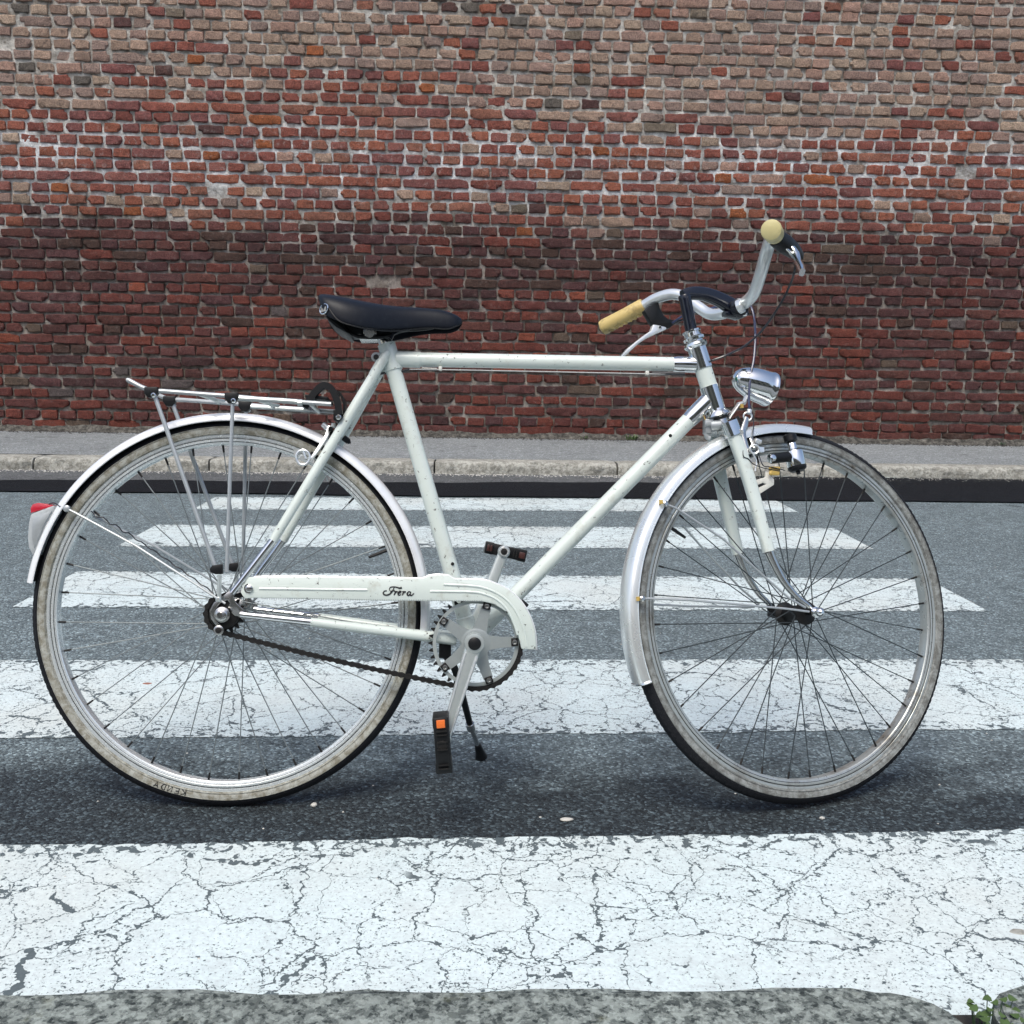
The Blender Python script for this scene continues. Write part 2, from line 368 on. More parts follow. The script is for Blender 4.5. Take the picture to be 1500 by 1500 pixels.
# fresh black asphalt strip with a slightly wandering edge, grey gutter beyond it
def band(name, lo, hi, z, m, x0, x1, step=.05, jit=.006, parent=None):
    xs = np.arange(x0, x1, step); vs = []; fs = []
    for i, x in enumerate(xs):
        vs += [(x, lo(x) + random.uniform(-jit, jit), z), (x, hi(x) + random.uniform(-jit, jit), z)]
        if i: fs.append((2 * i - 2, 2 * i, 2 * i + 1, 2 * i - 1))
    me = bpy.data.meshes.new(name); me.from_pydata(vs, [], fs); me.materials.append(MT[m])
    o = bpy.data.objects.new(name, me); COL.objects.link(o); o['kind'] = 'structure'
    if parent: o.parent = parent
    return o
kx = lambda x: 6.53 + .034 * x
band('gutter', lambda x: 5.7, lambda x: kx(x) + .1, .004, 'gutter', -14, 14)
band('asphalt_patch', lambda x: 5.535 + .012 * x + .012 * sin(x * 3) + .006 * sin(x * 11 + 1), lambda x: .03 * sin(x * 2.3) + .014 * sin(x * 9) + (5.93 + .07 * (x + 2.7)) if x < 1.2 else min(kx(x) + .02, 6.2 + (x - 1.2) * .8), .008, 'patch', -14, 14, jit=.004)
# painted zebra stripes
def stripe(y0, y1, sl0, sl1, xl, xr, w=.03):
    xs = np.arange(xl, xr + 1e-6, .02); ts = [0, .03, .08, .15, .3, .5, .7, .85, .92, .97, 1]; vs = []; ed = []; fs = []
    for i, x in enumerate(xs):
        a = y0 + sl0 * x; b = y1 + sl1 * x; ja = random.gauss(0, .0022) + .003 * sin(x * 7 + y0); jb = random.gauss(0, .0022) + .003 * sin(x * 6 + y1)
        for t in ts:
            vs.append((x, (a + ja) * (1 - t) + (b + jb) * t, .0015)); ed.append(min(t, 1 - t) * (b - a))
        if i:
            k = len(ts)
            for q in range(k - 1): fs.append(((i - 1) * k + q, i * k + q, i * k + q + 1, (i - 1) * k + q + 1))
    me = bpy.data.meshes.new('painted_stripe'); me.from_pydata(vs, [], fs); me.materials.append(MT['zebra'])
    at = me.attributes.new('edge', 'FLOAT', 'POINT'); at.data.foreach_set('value', ed)
    o = bpy.data.objects.new('painted_stripe', me); COL.objects.link(o); o.parent = road
stripe(1.02, 1.597, .041, .041, -1.46, 1.66)
stripe(2.062, 2.585, .045, .035, -1.46, 1.64)
stripe(3.108, 3.600, .024, .012, -1.45, 1.63)
stripe(4.105, 4.612, .044, .044, -1.475, 1.645)
stripe(5.070, 5.500, .054, .060, -1.44, 1.62)
# thin remains of white paint at the kerb foot
for (xa, xb) in ((1.35, 3.2),):
    band('paint_residue', lambda x: kx(x) + .0 + .012 * sin(x * 9), lambda x: kx(x) + .055 + .008 * sin(x * 13), .012, 'zebra', xa, xb, parent=road)
# far pavement
sheet('pavement', [(-60, 6.55), (60, 6.95), (60, 8.6), (-60, 8.6)], .072, 'pave')
def kerb_block(x0, x1, yf, yb, z0, z1, rough, nx=10, parent=None, face=1, rnd=.02, mat_='kerb_far', lab=None):
    """worn stone with rounded front arris; yf(x) front line, yb(x) back line"""
    prof = [(0, z0), (0, z0 * .5 + z1 * .5), (.004, z1 - rnd), (rnd * .35, z1 - rnd * .35), (rnd, z1), (.5, z1 + .001), (.96, z1), (1, z1 - .004), (1, z0)]
    vs = []; fs = []
    nx = max(4, int((x1 - x0) / .035))
    for i in range(nx + 1):
        e = min(i, nx - i); x = x0 + (x1 - x0) * i / nx; ins = {0: .010, 1: .003}.get(e, 0)
        for q, (t, z) in enumerate(prof):
            a, b = yf(x), yb(x); d = b - a
            y = a + (t if t < .3 and q < 5 else 0) * np.sign(d) if q < 5 else a + d * t
            if q < 5: y += (random.gauss(0, rough) + ins * 1.2) * np.sign(d); z += random.gauss(0, rough * .3) * (q > 1)
            vs.append((x, y, z - (ins * .5 if q >= 2 and q <= 7 else 0)))
    P = len(prof)
    for i in range(nx):
        for q in range(P - 1): fs.append((i * P + q, (i + 1) * P + q, (i + 1) * P + q + 1, i * P + q + 1))
    fs += [tuple(range(P)), tuple(nx * P + q for q in reversed(range(P)))]
    g = G(); g.v = vs; g.f = fs; g.mi = [0] * len(fs)
    return obj('kerb_stone', g, mat_, parent, angle=60)
kerb = empty('kerb', kind='structure')
jx = [-6.9, -5.5, -4.2, -2.85, -1.76, -.33, .86, 2.23, 4.15, 5.6, 7.0]
for a, b in zip(jx[:-1], jx[1:]):
    kerb_block(a + .006, b - .006, kx, lambda x: kx(x) + .21, -.01, .082, .0055, parent=kerb, rnd=.03)
# near granite kerb at the photographer's feet
near = empty('kerb', kind='structure')
def near_stone(outline, z1, name='kerb_stone'):
    bm = bmesh.new(); vs = [bm.verts.new((x, y, z1)) for x, y in outline]; f = bm.faces.new(vs)
    bmesh.ops.recalc_face_normals(bm, faces=[f])
    if f.normal.z < 0: f.normal_flip()
    r = bmesh.ops.extrude_face_region(bm, geom=[f]); 
    for v in [e for e in r['geom'] if isinstance(e, bmesh.types.BMVert)]: v.co.z = z1
    for v in vs: v.co.z = -.02
    top = [e for e in bm.edges if all(abs(v.co.z - z1) < 1e-6 for v in e.verts)]
    bmesh.ops.bevel(bm, geom=top, offset=.008, segments=3, affect='EDGES', clamp_overlap=True)
    bmesh.ops.recalc_face_normals(bm, faces=bm.faces)
    me = bpy.data.meshes.new(name); bm.to_mesh(me); bm.free(); me.materials.append(MT['kerb_near'])
    me.polygons.foreach_set('use_smooth', [True] * len(me.polygons)); me.set_sharp_from_angle(angle=radians(50))
    o = bpy.data.objects.new(name, me); COL.objects.link(o); o.parent = near
NZ = .09
def edge(x0, x1, y, n=13): return [(x0 + (x1 - x0) * i / n, y + .009 + .007 * (x0 + (x1 - x0) * i / n) + .0013 * sin(i * 1.9 + x0 * 9)) for i in range(n + 1)]
nl = edge(-.78, .43, 1.052)
arc = [(.473, 1.0620), (.498, 1.054), (.518, 1.041), (.532, 1.024), (.540, 1.0), (.544, .96)]
near_stone(nl + arc + [(.546, .72), (-.78, .70)], NZ)
near_stone(edge(-1.9, -.80, 1.052) + [(-.80, .70), (-1.9, .68)], NZ)
near_stone([(.574, .72), (.573, .99), (.577, 1.02), (.587, 1.043), (.603, 1.059), (.628, 1.069)] + edge(.68, 1.9, 1.056) + [(1.9, .74)], NZ + .004)
sheet('pavement', [(-60, -4.5), (60, -4.5), (60, .71), (-60, .71)], .085, 'pave')
for a, b in ((-5, -1.92), (1.92, 5)): kerb_block(a, b, lambda x: 1.05 + .02 * x, lambda x: .70 + .02 * x, -.01, NZ, .002, parent=near, mat_='kerb_near')

# ------------------------------------------------------------------ brick wall
WY = 8.5
wall = empty('brick_wall', label='long old brick wall, weathered tan above and dark red below, behind the pavement', category='wall')
wall.location = (0, WY, .07)
def wobj(name, me, loc=(0, 0, 0)):
    o = bpy.data.objects.new(name, me); COL.objects.link(o); o.parent = wall; o.location = (loc[0], loc[1] - WY, loc[2] - .07); return o
X0, X1 = -6.3, 7.0; ZT = 4.7
# mortar bed: a rough displaced sheet in front of a solid core
nx, nz = int((X1 - X0) / .022), int(ZT / .022)
xx, zz = np.meshgrid(np.linspace(X0, X1, nx + 1), np.linspace(0.0, ZT, nz + 1))
def vnoise(x, z, s, seed):
    r = np.random.default_rng(seed); t = r.random((160, 160)); x = (x * s) % 158; z = (z * s) % 158
    xi, zi = x.astype(int), z.astype(int); fx, fz = x - xi, z - zi; fx = fx * fx * (3 - 2 * fx); fz = fz * fz * (3 - 2 * fz)
    return (t[zi, xi] * (1 - fx) * (1 - fz) + t[zi, xi + 1] * fx * (1 - fz) + t[zi + 1, xi] * (1 - fx) * fz + t[zi + 1, xi + 1] * fx * fz)
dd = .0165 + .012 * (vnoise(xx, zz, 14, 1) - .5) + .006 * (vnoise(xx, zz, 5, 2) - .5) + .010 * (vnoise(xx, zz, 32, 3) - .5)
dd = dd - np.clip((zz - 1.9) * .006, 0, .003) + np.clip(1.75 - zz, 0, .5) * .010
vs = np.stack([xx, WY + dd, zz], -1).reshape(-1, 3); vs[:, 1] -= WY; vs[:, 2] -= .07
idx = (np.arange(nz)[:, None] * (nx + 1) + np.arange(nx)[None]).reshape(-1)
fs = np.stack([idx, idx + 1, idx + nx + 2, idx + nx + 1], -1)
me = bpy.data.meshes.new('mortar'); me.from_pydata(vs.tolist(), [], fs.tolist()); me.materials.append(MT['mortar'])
me.polygons.foreach_set('use_smooth', [True] * len(me.polygons))
o = bpy.data.objects.new('mortar', me); COL.objects.link(o); o.parent = wall
g = G(); g.box(((X0 + X1) / 2, .24, (ZT - .14) / 2), (X1 - X0 - .02, 0, 0), (0, .4, 0), (0, 0, ZT - .02)); obj('wall_core', g, 'mortar', wall)
# courses measured from the photograph: (height of the middle, h = headers, s = stretchers, m = mixed)
zs = [.133, .207, .297, .386, .475, .567, .653, .742, .823, .908, .987, 1.073, 1.161, 1.248, 1.331, 1.416, 1.502, 1.583, 1.662, 1.748, 1.841, 1.927, 2.017, 2.111, 2.203, 2.292, 2.386, 2.479, 2.571, 2.652, 2.744, 2.834, 2.923, 3.012, 3.097, 3.181, 3.265, 3.349, 3.441, 3.52]
while zs[-1] < ZT - .12: zs.append(zs[-1] + .088)
kinds = 'shshshshshshshshshshhmhsmhhmhsmhhshhhhmhhhhhmhhhhmhhhhmhhhh'
kinds = 'shshshshshshshshshs' + 'hmhhshhhhhshhhhhhhhhhhhhhhhhhhhhh'
pal_tan = [(.40, .285, .215), (.43, .30, .225), (.37, .255, .195), (.45, .335, .25), (.36, .24, .195), (.42, .265, .205), (.33, .235, .195)]
pal_red = [(.29, .098, .072), (.32, .112, .076), (.25, .085, .066), (.31, .135, .092), (.27, .108, .088), (.34, .122, .076), (.24, .095, .085)]
pal_dark = [(.100, .044, .039), (.12, .048, .041), (.082, .040, .039), (.13, .052, .042), (.105, .048, .046), (.085, .050, .040), (.11, .050, .050)]
pal_low = [(.150, .047, .037), (.175, .053, .040), (.135, .045, .038), (.150, .056, .047), (.20, .060, .042), (.125, .048, .043), (.14, .058, .053)]
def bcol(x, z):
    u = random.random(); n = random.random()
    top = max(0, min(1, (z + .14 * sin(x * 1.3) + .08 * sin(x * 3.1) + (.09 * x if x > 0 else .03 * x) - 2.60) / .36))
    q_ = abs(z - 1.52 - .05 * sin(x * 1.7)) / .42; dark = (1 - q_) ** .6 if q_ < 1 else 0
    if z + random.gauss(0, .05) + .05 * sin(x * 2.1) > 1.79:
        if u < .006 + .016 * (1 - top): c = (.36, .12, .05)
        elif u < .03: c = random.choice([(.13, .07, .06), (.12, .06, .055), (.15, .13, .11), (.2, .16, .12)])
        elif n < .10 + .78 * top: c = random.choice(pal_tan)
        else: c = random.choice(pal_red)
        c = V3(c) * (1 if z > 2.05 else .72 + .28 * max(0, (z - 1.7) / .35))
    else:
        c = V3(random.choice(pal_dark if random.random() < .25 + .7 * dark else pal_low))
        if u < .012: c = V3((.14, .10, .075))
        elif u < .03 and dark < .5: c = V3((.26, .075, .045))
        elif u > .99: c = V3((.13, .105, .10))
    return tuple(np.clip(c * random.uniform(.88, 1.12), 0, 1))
def brick_geo(w, h, r, worn=1.):
    """one brick front: 7 x 5 grid, worn rounded arrises, sides running back into the bed"""
    n, m = (7, 5) if w < .2 else (10, 5)
    us = np.concatenate([[0, .045], np.linspace(.2, .8, n - 4), [.955, 1]]); vs_ = np.array([0, .10, .5, .90, 1]); vs = []
    ph = r.random(8) * 6.28; br = (r.random(4) < .16) * r.uniform(.004, .014, 4) * worn
    dx = r.normal(0, .0032, (m, n)); dz = r.normal(0, .0026, (m, n)); dy = r.normal(0, .0022, (m, n))
    for j, v in enumerate(vs_):
        for i, u in enumerate(us):
            ex = min(i, n - 1 - i); ez = min(j, m - 1 - j); e = min(ex, ez)
            y = -.002 * (1 - (2 * u - 1) ** 4) + dy[j, i] * .8 + (.006 if e == 0 else 0)
            c_in = .009 if ex == 0 and ez == 0 else 0
            x = (u - .5) * w + dx[j, i] * (ez < 2) - np.sign(u - .5) * c_in; z = (v - .5) * h + dz[j, i] + .0018 * sin(5 * u + ph[0]) * (v - .5) * 2 - np.sign(v - .5) * c_in * .8
            q = (0 if u < .5 else 1) + (0 if v < .5 else 2)
            if ex < 2 and ez < 2 and br[q]: y += br[q] * 1.2; x -= np.sign(u - .5) * br[q] * .6; z -= np.sign(v - .5) * br[q] * .7
            vs.append((x, y, z))
    fs = [(j * n + i, j * n + i + 1, (j + 1) * n + i + 1, (j + 1) * n + i) for j in range(m - 1) for i in range(n - 1)]
    rim = [i for i in range(n)] + [j * n + n - 1 for j in range(1, m)] + [(m - 1) * n + i for i in range(n - 2, -1, -1)] + [j * n for j in range(m - 2, 0, -1)]
    b0 = len(vs)
    for q in rim: x, y, z = vs[q]; vs.append((x * .99, .05, z * .97))
    L = len(rim); fs += [(rim[i], b0 + i, b0 + (i + 1) % L, rim[(i + 1) % L]) for i in range(L)]
    return np.array(vs), fs
# variants per width class
classes = {'h': .133, 's': .256, 'q': .190}
var = {}
for k_, w in classes.items():
    var[k_] = [brick_geo(w * rng.uniform(.965, 1.02), .0680 * rng.uniform(.92, 1.05), rng) for _ in range(26)]
allb = []
for ri, z in enumerate(zs):
    kd = kinds[ri % len(kinds)]; x = X0 + random.uniform(0, .15)
    if ri < 1: kd = 's'
    while x < X1 - .15:
        if kd == 'h': k_ = 's' if random.random() < .035 else ('q' if random.random() < .05 else 'h')
        elif kd == 's': k_ = 'h' if random.random() < .10 else ('q' if random.random() < .06 else 's')
        else: k_ = random.choice('hhhhqs')
        w = classes[k_]; gap = random.uniform(.010, .020) if kd != 'h' else random.uniform(.011, .023)
        if z < 1.75: gap *= .8
        if x + w > X1: break
        cx = x + w / 2
        a = random.random()
        if not (a < .0018):
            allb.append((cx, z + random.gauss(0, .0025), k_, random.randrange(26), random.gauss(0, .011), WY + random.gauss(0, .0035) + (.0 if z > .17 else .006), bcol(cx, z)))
        x += w + gap
# the three hundred that show largest become single bricks
def projpx(p):
    q = RC @ (V3(p) - CAMP); return 750 + F * q[0] / q[2], 750 - F * q[1] / q[2], q[2]
score = []
for i, b in enumerate(allb):
    u, w, d = projpx((b[0], WY, b[1])); wd = classes[b[2]] * F / d
    inside = wd / 2 < u < 1500 - wd / 2 and 8 < w < 640
    score.append((-(classes[b[2]] / d ** 2) * (1 if inside else 0) * (1 if b[2] == 's' else .5) + 1e-5 * abs(b[1] - 1.9), i))
top = set(i for s_, i in sorted(score)[:300])
wcache = {}
def vmesh(k_, j):
    if (k_, j) not in wcache:
        v, f = var[k_][j]; me = bpy.data.meshes.new('brick'); me.from_pydata(v.tolist(), [], f); me.materials.append(MT['brick'])
        a = me.color_attributes.new('bcol', 'FLOAT_COLOR', 'POINT'); a.data.foreach_set('color', [1.] * (4 * len(v)))
        me.polygons.foreach_set('use_smooth', [True] * len(me.polygons)); me.set_sharp_from_angle(angle=radians(28)); wcache[(k_, j)] = me
    return wcache[(k_, j)]
SV = []; SF = []; SC = []; off = 0
for i, (cx, z, k_, j, rot, y, c) in enumerate(allb):
    if i in top:
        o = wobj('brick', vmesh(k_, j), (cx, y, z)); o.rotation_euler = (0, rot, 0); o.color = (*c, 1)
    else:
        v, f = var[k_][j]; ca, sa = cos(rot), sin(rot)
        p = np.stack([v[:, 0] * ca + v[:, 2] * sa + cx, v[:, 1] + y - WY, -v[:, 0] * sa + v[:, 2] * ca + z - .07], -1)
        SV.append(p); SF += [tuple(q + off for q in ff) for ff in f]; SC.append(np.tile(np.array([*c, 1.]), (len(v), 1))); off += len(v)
me = bpy.data.meshes.new('brickwork'); me.from_pydata(np.concatenate(SV).tolist(), [], SF); me.materials.append(MT['brick'])
a = me.color_attributes.new('bcol', 'FLOAT_COLOR', 'POINT'); a.data.foreach_set('color', np.concatenate(SC).ravel())
me.polygons.foreach_set('use_smooth', [True] * len(me.polygons)); me.set_sharp_from_angle(angle=radians(28))
o = bpy.data.objects.new('brickwork', me); COL.objects.link(o); o.parent = wall; o['kind'] = 'stuff'
# crumbled render footing
g = G(); xs = np.arange(X0, X1, .04)
prof = [(.03, 0.02), (-.045, 0.02), (-.035, .03), (-.012, .035), (.0, .03), (.03, .03)]
vs = []
for x in xs:
    h = .035 + .022 * vnoise(np.array([x + 20]), np.array([1.]), 3, 5)[0] + random.gauss(0, .004); dpt = .028 + .03 * vnoise(np.array([x + 20]), np.array([3.]), 2.2, 6)[0]
    for (yy, z_) in [(.03, -.01), (-dpt - .02, -.01), (-dpt + random.gauss(0, .003), h * .35), (-dpt * .4, h * .8 + random.gauss(0, .004)), (-.006, h + .004), (.03, h + .004)]: vs.append((x, yy, z_ + .0))
fs = [(i * 6 + q, (i + 1) * 6 + q, (i + 1) * 6 + q + 1, i * 6 + q + 1) for i in range(len(xs) - 1) for q in range(5)]
g.add(vs, fs); k = N('crumbled_footing'); P_ = k.pos
MT['footing'] = k.fin(k.mix(k.ramp(k.noise(P_, 26, 6, .75), [(.42, 0), (.70, 1)]), (.03, .028, .024), (.20, .19, .165)), .9, 0, normal=k.bump(k.noise(P_, 70, 5), .012))
obj('footing', g, 'footing', wall, angle=80)

# ------------------------------------------------------------------ unseen house across the street, added for the chrome to reflect
hs = empty('building', label='ochre two-storey house across the street, out of view, added for the chrome to mirror', category='building'); hs.location = (0, -11, 0)
g = G(); g.box((0, -3, 3.3), (26, 0, 0), (0, 5.8, 0), (0, 0, 6.6)); obj('wall', g, 'stucco', hs)
g = G(); g.prism([(-13.4, .4, 6.6), (-13.4, -6.4, 6.6), (-13.4, -3, 8.2)], (26.8, 0, 0)); obj('roof', g, 'brick', hs)
for k_ in range(9):
    for z_ in (1.7, 4.8):
        g = G(); g.box((-11.2 + 2.8 * k_, -.08, z_), (1.1, 0, 0), (0, .1, 0), (0, 0, 1.7)); w_ = obj('window', g, 'black', hs)
        g = G(); g.box((-11.2 + 2.8 * k_, -.02, z_ - .92), (1.4, 0, 0), (0, .2, 0), (0, 0, .08)); obj('sill', g, 'kerb_far', w_)
# ------------------------------------------------------------------ small things on the ground
def weed(x, y, z, s, n, m, label, sp=1.):
    r = empty('weed', label=label, category='weed', group='small weeds in the street'); r.location = (x, y, z)
    g = G()
    for i in range(n):
        a = random.uniform(0, 2 * pi); L = s * random.uniform(.5, 1); e = random.uniform(.3, 1.2); d = V3((cos(a) * cos(e), sin(a) * cos(e) * .6, sin(e)))
        p = V3((random.uniform(-1, 1) * s * sp * .6, random.uniform(-.4, .4) * s * sp * .4, 0)); w = unit(np.cross(d, (0, 0, 1))) * L * .14
        g.add([p, p + d * L * .5 + w, p + d * L, p + d * L * .5 - w], [(0, 1, 2, 3)])
    obj('leaf_cluster', g, m, r, kind='stuff')
wy = lambda: WY - .05
weed(1.21, WY - .06, .075, .075, 26, 'weed', 'small spiky green weed at the wall foot right of the bicycle head tube')
weed(.82, WY - .05, .075, .05, 14, 'weed', 'tiny green weed at the wall foot between down tube and the spiky weed')
weed(-1.18, WY - .05, .085, .055, 30, 'weed_dark', 'low mossy green tuft at the wall foot behind the seat tube', 1.6)
weed(4.35, WY - .05, .075, .04, 14, 'weed_dark', 'tiny dark tuft at the wall foot by the right edge')
# rounded little leaves in the joint between the near kerb stones
r = empty('weed', label='round-leaved weed growing in the kerb joint at the bottom right corner', category='weed', group='small weeds in the street'); r.location = (.563, 1.03, .0)
g = G(); g2 = G()
for i in range(46):
    p = V3((random.gauss(.014, .013), random.uniform(-.075, .010), random.uniform(.078, .108))); a = random.uniform(0, 6.28); t = random.uniform(-.5, .7)
    u_ = V3((cos(a), sin(a), t * .4)); w_ = unit(np.cross(u_, (0, .2, 1))); s_ = random.uniform(.0045, .0075)
    g.add([p + u_ * s_ * cos(q) + w_ * s_ * .8 * sin(q) + V3((0, 0, .002 * cos(2 * q))) for q in np.linspace(0, 2 * pi, 8, endpoint=False)], [tuple(range(8))])
    g2.tube([(p[0] * .6, p[1] * .9 - .01, .05), p], .0006, 4)
obj('leaf_cluster', g, 'weed', r, kind='stuff'); obj('stem', g2, 'weed_dark', r)
g = G(); g.box((.56, .9, .03), (.04, 0, 0), (0, .3, 0), (0, 0, .07)); obj('soil', g, 'soil', kind='structure')
def ground_px(u, w, z=0):
    d = RC.T @ V3(((u - 750) / F, -(w - 750) / F, 1)); t = (z - CH) / d[2]; return CAMP + d * t
def pebble(u, w, sx, sy, sz, label, m='pebble', name='pebble', cat='pebble'):
    p = ground_px(u, w); bm = bmesh.new(); bmesh.ops.create_icosphere(bm, subdivisions=2, radius=1)
    for v in bm.verts: q = 1 + random.uniform(-.14, .14); v.co = Vector((v.co.x * sx * q, v.co.y * sy * q, v.co.z * sz * q))
    me = bpy.data.meshes.new(name); bm.to_mesh(me); bm.free(); me.materials.append(MT[m]); me.polygons.foreach_set('use_smooth', [True] * len(me.polygons))
    o = bpy.data.objects.new(name, me); COL.objects.link(o); o.location = (p[0], p[1], sz * .7); o['label'] = label; o['category'] = cat
def grit(name, n, fx, fy, smin, smax, m, par=None):
    vs = []; fs = []
    for _ in range(n):
        x = fx(); y, z = fy(x); a = random.random() * 6.28; q = random.uniform(smin, smax); o_ = len(vs)
        for t in range(5): rr = q * random.uniform(.7, 1.2); vs.append((x + rr * cos(a + t * 1.257), y + rr * sin(a + t * 1.257), z))
        vs.append((x, y, z + q * .7)); fs += [(o_ + t, o_ + (t + 1) % 5, o_ + 5) for t in range(5)]
    me = bpy.data.meshes.new(name); me.from_pydata(vs, [], fs); me.materials.append(MT[m]); o = bpy.data.objects.new(name, me); COL.objects.link(o); o['kind'] = 'stuff'
grit('gutter_grit', 2200, lambda: random.uniform(-4, 4.5), lambda x: (kx(x) - abs(random.gauss(0, .06)) - .005, .006), .002, .007, 'pebble')
grit('wall_foot_grit', 2600, lambda: random.uniform(-5, 5.5), lambda x: (WY - .06 - abs(random.gauss(0, .06)), .073), .002, .009, 'soil')
grit('road_grit', 500, lambda: random.uniform(-2.4, 2.6), lambda x: (random.uniform(1.2, 5.4), .001), .0010, .0028, 'pebble')
pebble(830, 1202, .012, .006, .003, 'flat pale oval pebble on dark asphalt between the two wheels')
pebble(460, 1181, .006, .006, .004, 'small pale grey pebble on the asphalt right of the rear tyre')
pebble(1204, 1200, .005, .004, .003, 'tiny cream pebble on dark asphalt under the front tyre')
pebble(216, 1002, .014, .009, .0012, 'small reddish brown dry leaf on the white stripe behind the rear spokes', 'litter', 'dry_leaf', 'leaf')
pebble(1492, 1366, .014, .008, .0015, 'tan dry leaf scrap on the nearest white stripe at the right edge', 'kerb_far', 'dry_leaf', 'leaf')

# ------------------------------------------------------------------ bicycle: two reference frames
R = .344435
def arr(*a): return np.array(a, float)
O = arr(-0.45283638, 1.78070878, 0.33847374)
BX = arr(0.99953011, 0.03065208, 0.); BY = arr(-0.03012158, 0.98223094, -0.18524327); BZ = arr(-0.00567809, 0.18515623, 0.98269269)
H = arr(0.57745271, 1.81978194, 0.33667019)
SX = arr(0.94582104, 0.31716294, -0.06949989); SY = arr(-0.32383309, 0.90593884, -0.27277636); SZ = arr(-0.0235519, 0.28050399, 0.95956387)
def toL(p): q = V3(p) - O; return arr(q @ BX, q @ BY, q @ BZ + R)
def pick(u, w, P0, Yn, yl):
    d = RC.T @ V3(((u - 750) / F, -(w - 750) / F, 1)); t = ((P0 + Yn * yl - CAMP) @ Yn) / (d @ Yn); return CAMP + d * t
def P(u, w, y=0.): return toL(pick(u, w, O, BY, y))          # on a plane parallel to the frame, y to the left of the bike
def Q(u, w, y=0.): return toL(pick(u, w, H, SY, y))          # on a plane parallel to the steered front wheel
def TR(v): return arr(v[0], v[1], v[2] + R)                   # rear-wheel axes to bike axes
def TF(v): return toL(H + SX * v[0] + SY * v[1] + SZ * v[2])  # front-wheel axes to bike axes
sx, sy, sz = [toL(O + a) - arr(0, 0, R) for a in (SX, SY, SZ)]  # steered directions in bike axes
bike = empty('bicycle', label='white old city bicycle leaning on its kickstand on the zebra crossing', category='bicycle')
Mb = Matrix.Identity(4); g0 = O - BZ * R
for i in range(3): Mb[i][0] = BX[i]; Mb[i][1] = BY[i]; Mb[i][2] = BZ[i]; Mb[i][3] = g0[i]
bike.matrix_world = Mb

# wheels
TRR = .0172; TRC = R - TRR
def wheel(T, side, lateral, flange, seed, rear):
    w = empty('wheel', bike); w['label'] = 'rear wheel with cream sidewall' if rear else 'front wheel turned away, grey sidewall'
    # tyre: tread and sidewalls
    prof = []; mi = []
    for k in range(24):
        b = 2 * pi * k / 24; prof.append((TRC + TRR * cos(b), TRR * .96 * sin(b)))
    for k in range(24):
        b = 2 * pi * (k + .5) / 24; mi.append(0 if cos(b) > .30 else 1)
    g = G().lathe(prof, T, 144, mi=mi)
    # sidewall bead ridge
    for s_ in (-1, 1):
        for rr in (.3305, .3195): g.lathe([(rr + .0005 * cos(a), s_ * (.0168 if rr > .33 else .0160) + .0006 * sin(a)) for a in np.linspace(0, 2 * pi, 6, endpoint=False)], T, 96, mi=[1] * 6)
    # tread blocks along both shoulders
    for k in range(170):
        a = 2 * pi * k / 170
        for s_ in (-1, 1):
            for (b0, b1) in ((.55, 1.15),):
                c0 = a + (.005 if s_ > 0 else -.005); q = []
                for (da, b, e) in ((-.011, b0, .0), (.011, b0, 0), (.014, b1, 0), (-.008, b1, 0), (-.010, b0, .0007), (.009, b0, .0007), (.012, b1, .0007), (-.007, b1, .0007)):
                    rr = TRR + e; q.append(T((cos(c0 + da) * (TRC + rr * cos(b)), s_ * rr * .96 * sin(b), sin(c0 + da) * (TRC + rr * cos(b)))))
                g.add(q, [(4, 5, 6, 7), (0, 1, 5, 4), (1, 2, 6, 5), (2, 3, 7, 6), (3, 0, 4, 7)], 0)
    obj('tyre', g, ['tread', side], w, angle=30)
    half = [(.3195, -.0105), (.3190, -.0128), (.3150, -.0132), (.3125, -.0128), (.3118, -.0120), (.3100, -.0120), (.3093, -.0126), (.3060, -.0126), (.3045, -.0118), (.3015, -.0112), (.2998, -.0098), (.2994, -.005)]
    prof = half + [(.2990, 0)] + [(r_, -y) for r_, y in reversed(half)] + [(.3165, .009), (.3120, 0), (.3165, -.009)]
    g = G().lathe(prof, T, 144)
    for s_ in (-1, 1):
        for rr, yy in ((.3106, .0124), (.3048, .0121), (.3178, .0131)): g.lathe([(rr + .0005 * cos(a), s_ * yy + .0005 * sin(a)) for a in np.linspace(0, 2 * pi, 6, endpoint=False)], T, 96, mi=[1] * 6)
    obj('rim', g, ['rim_r' if rear else 'rim_f', 'grease'], w, angle=25)
    # spokes, three-cross lacing
    fl = flange
    for k in range(36):
        near_side = k % 2 == 0; y = (-1 if near_side else 1) * lateral; ar = 2 * pi * (k + .35) / 36
        tr = 1 if (k // 2) % 2 else -1; ah = ar + tr * radians(64)
        p0 = arr(fl * cos(ah), y, fl * sin(ah)); p1 = arr(.2995 * cos(ar), (-.003 if near_side else .003), .2995 * sin(ar))
        g = G(); g.tube([T(p0), T(p1)], .00105, 6)
        d = unit(p1 - p0); g.tube([T(p1 - d * .013), T(p1 + d * .004)], [.0019, .0021], 6, mi=1)
        obj('spoke', g, ['spoke' if rear else 'spoke_dark', 'grease'], w)
    return w
MT['rim_r'] = plain('bright_alloy_rim', (.70, .75, .75), .26, metal=.5, var=.1, sc=30, bump=.00003)
MT['rim_f'] = plain('dull_alloy_rim', (.40, .43, .42), .3, metal=.5, var=.2, sc=30, bump=.00005, dirt=(.16, .14, .11), dthr=.62)
wr = wheel(TR, 'side_rear', .028, .021, 1, True)
wf = wheel(TF, 'side_front', .030, .019, 2, False)
def ty(T, y): return T((0, y, 0))
dyr = arr(0, 1, 0)
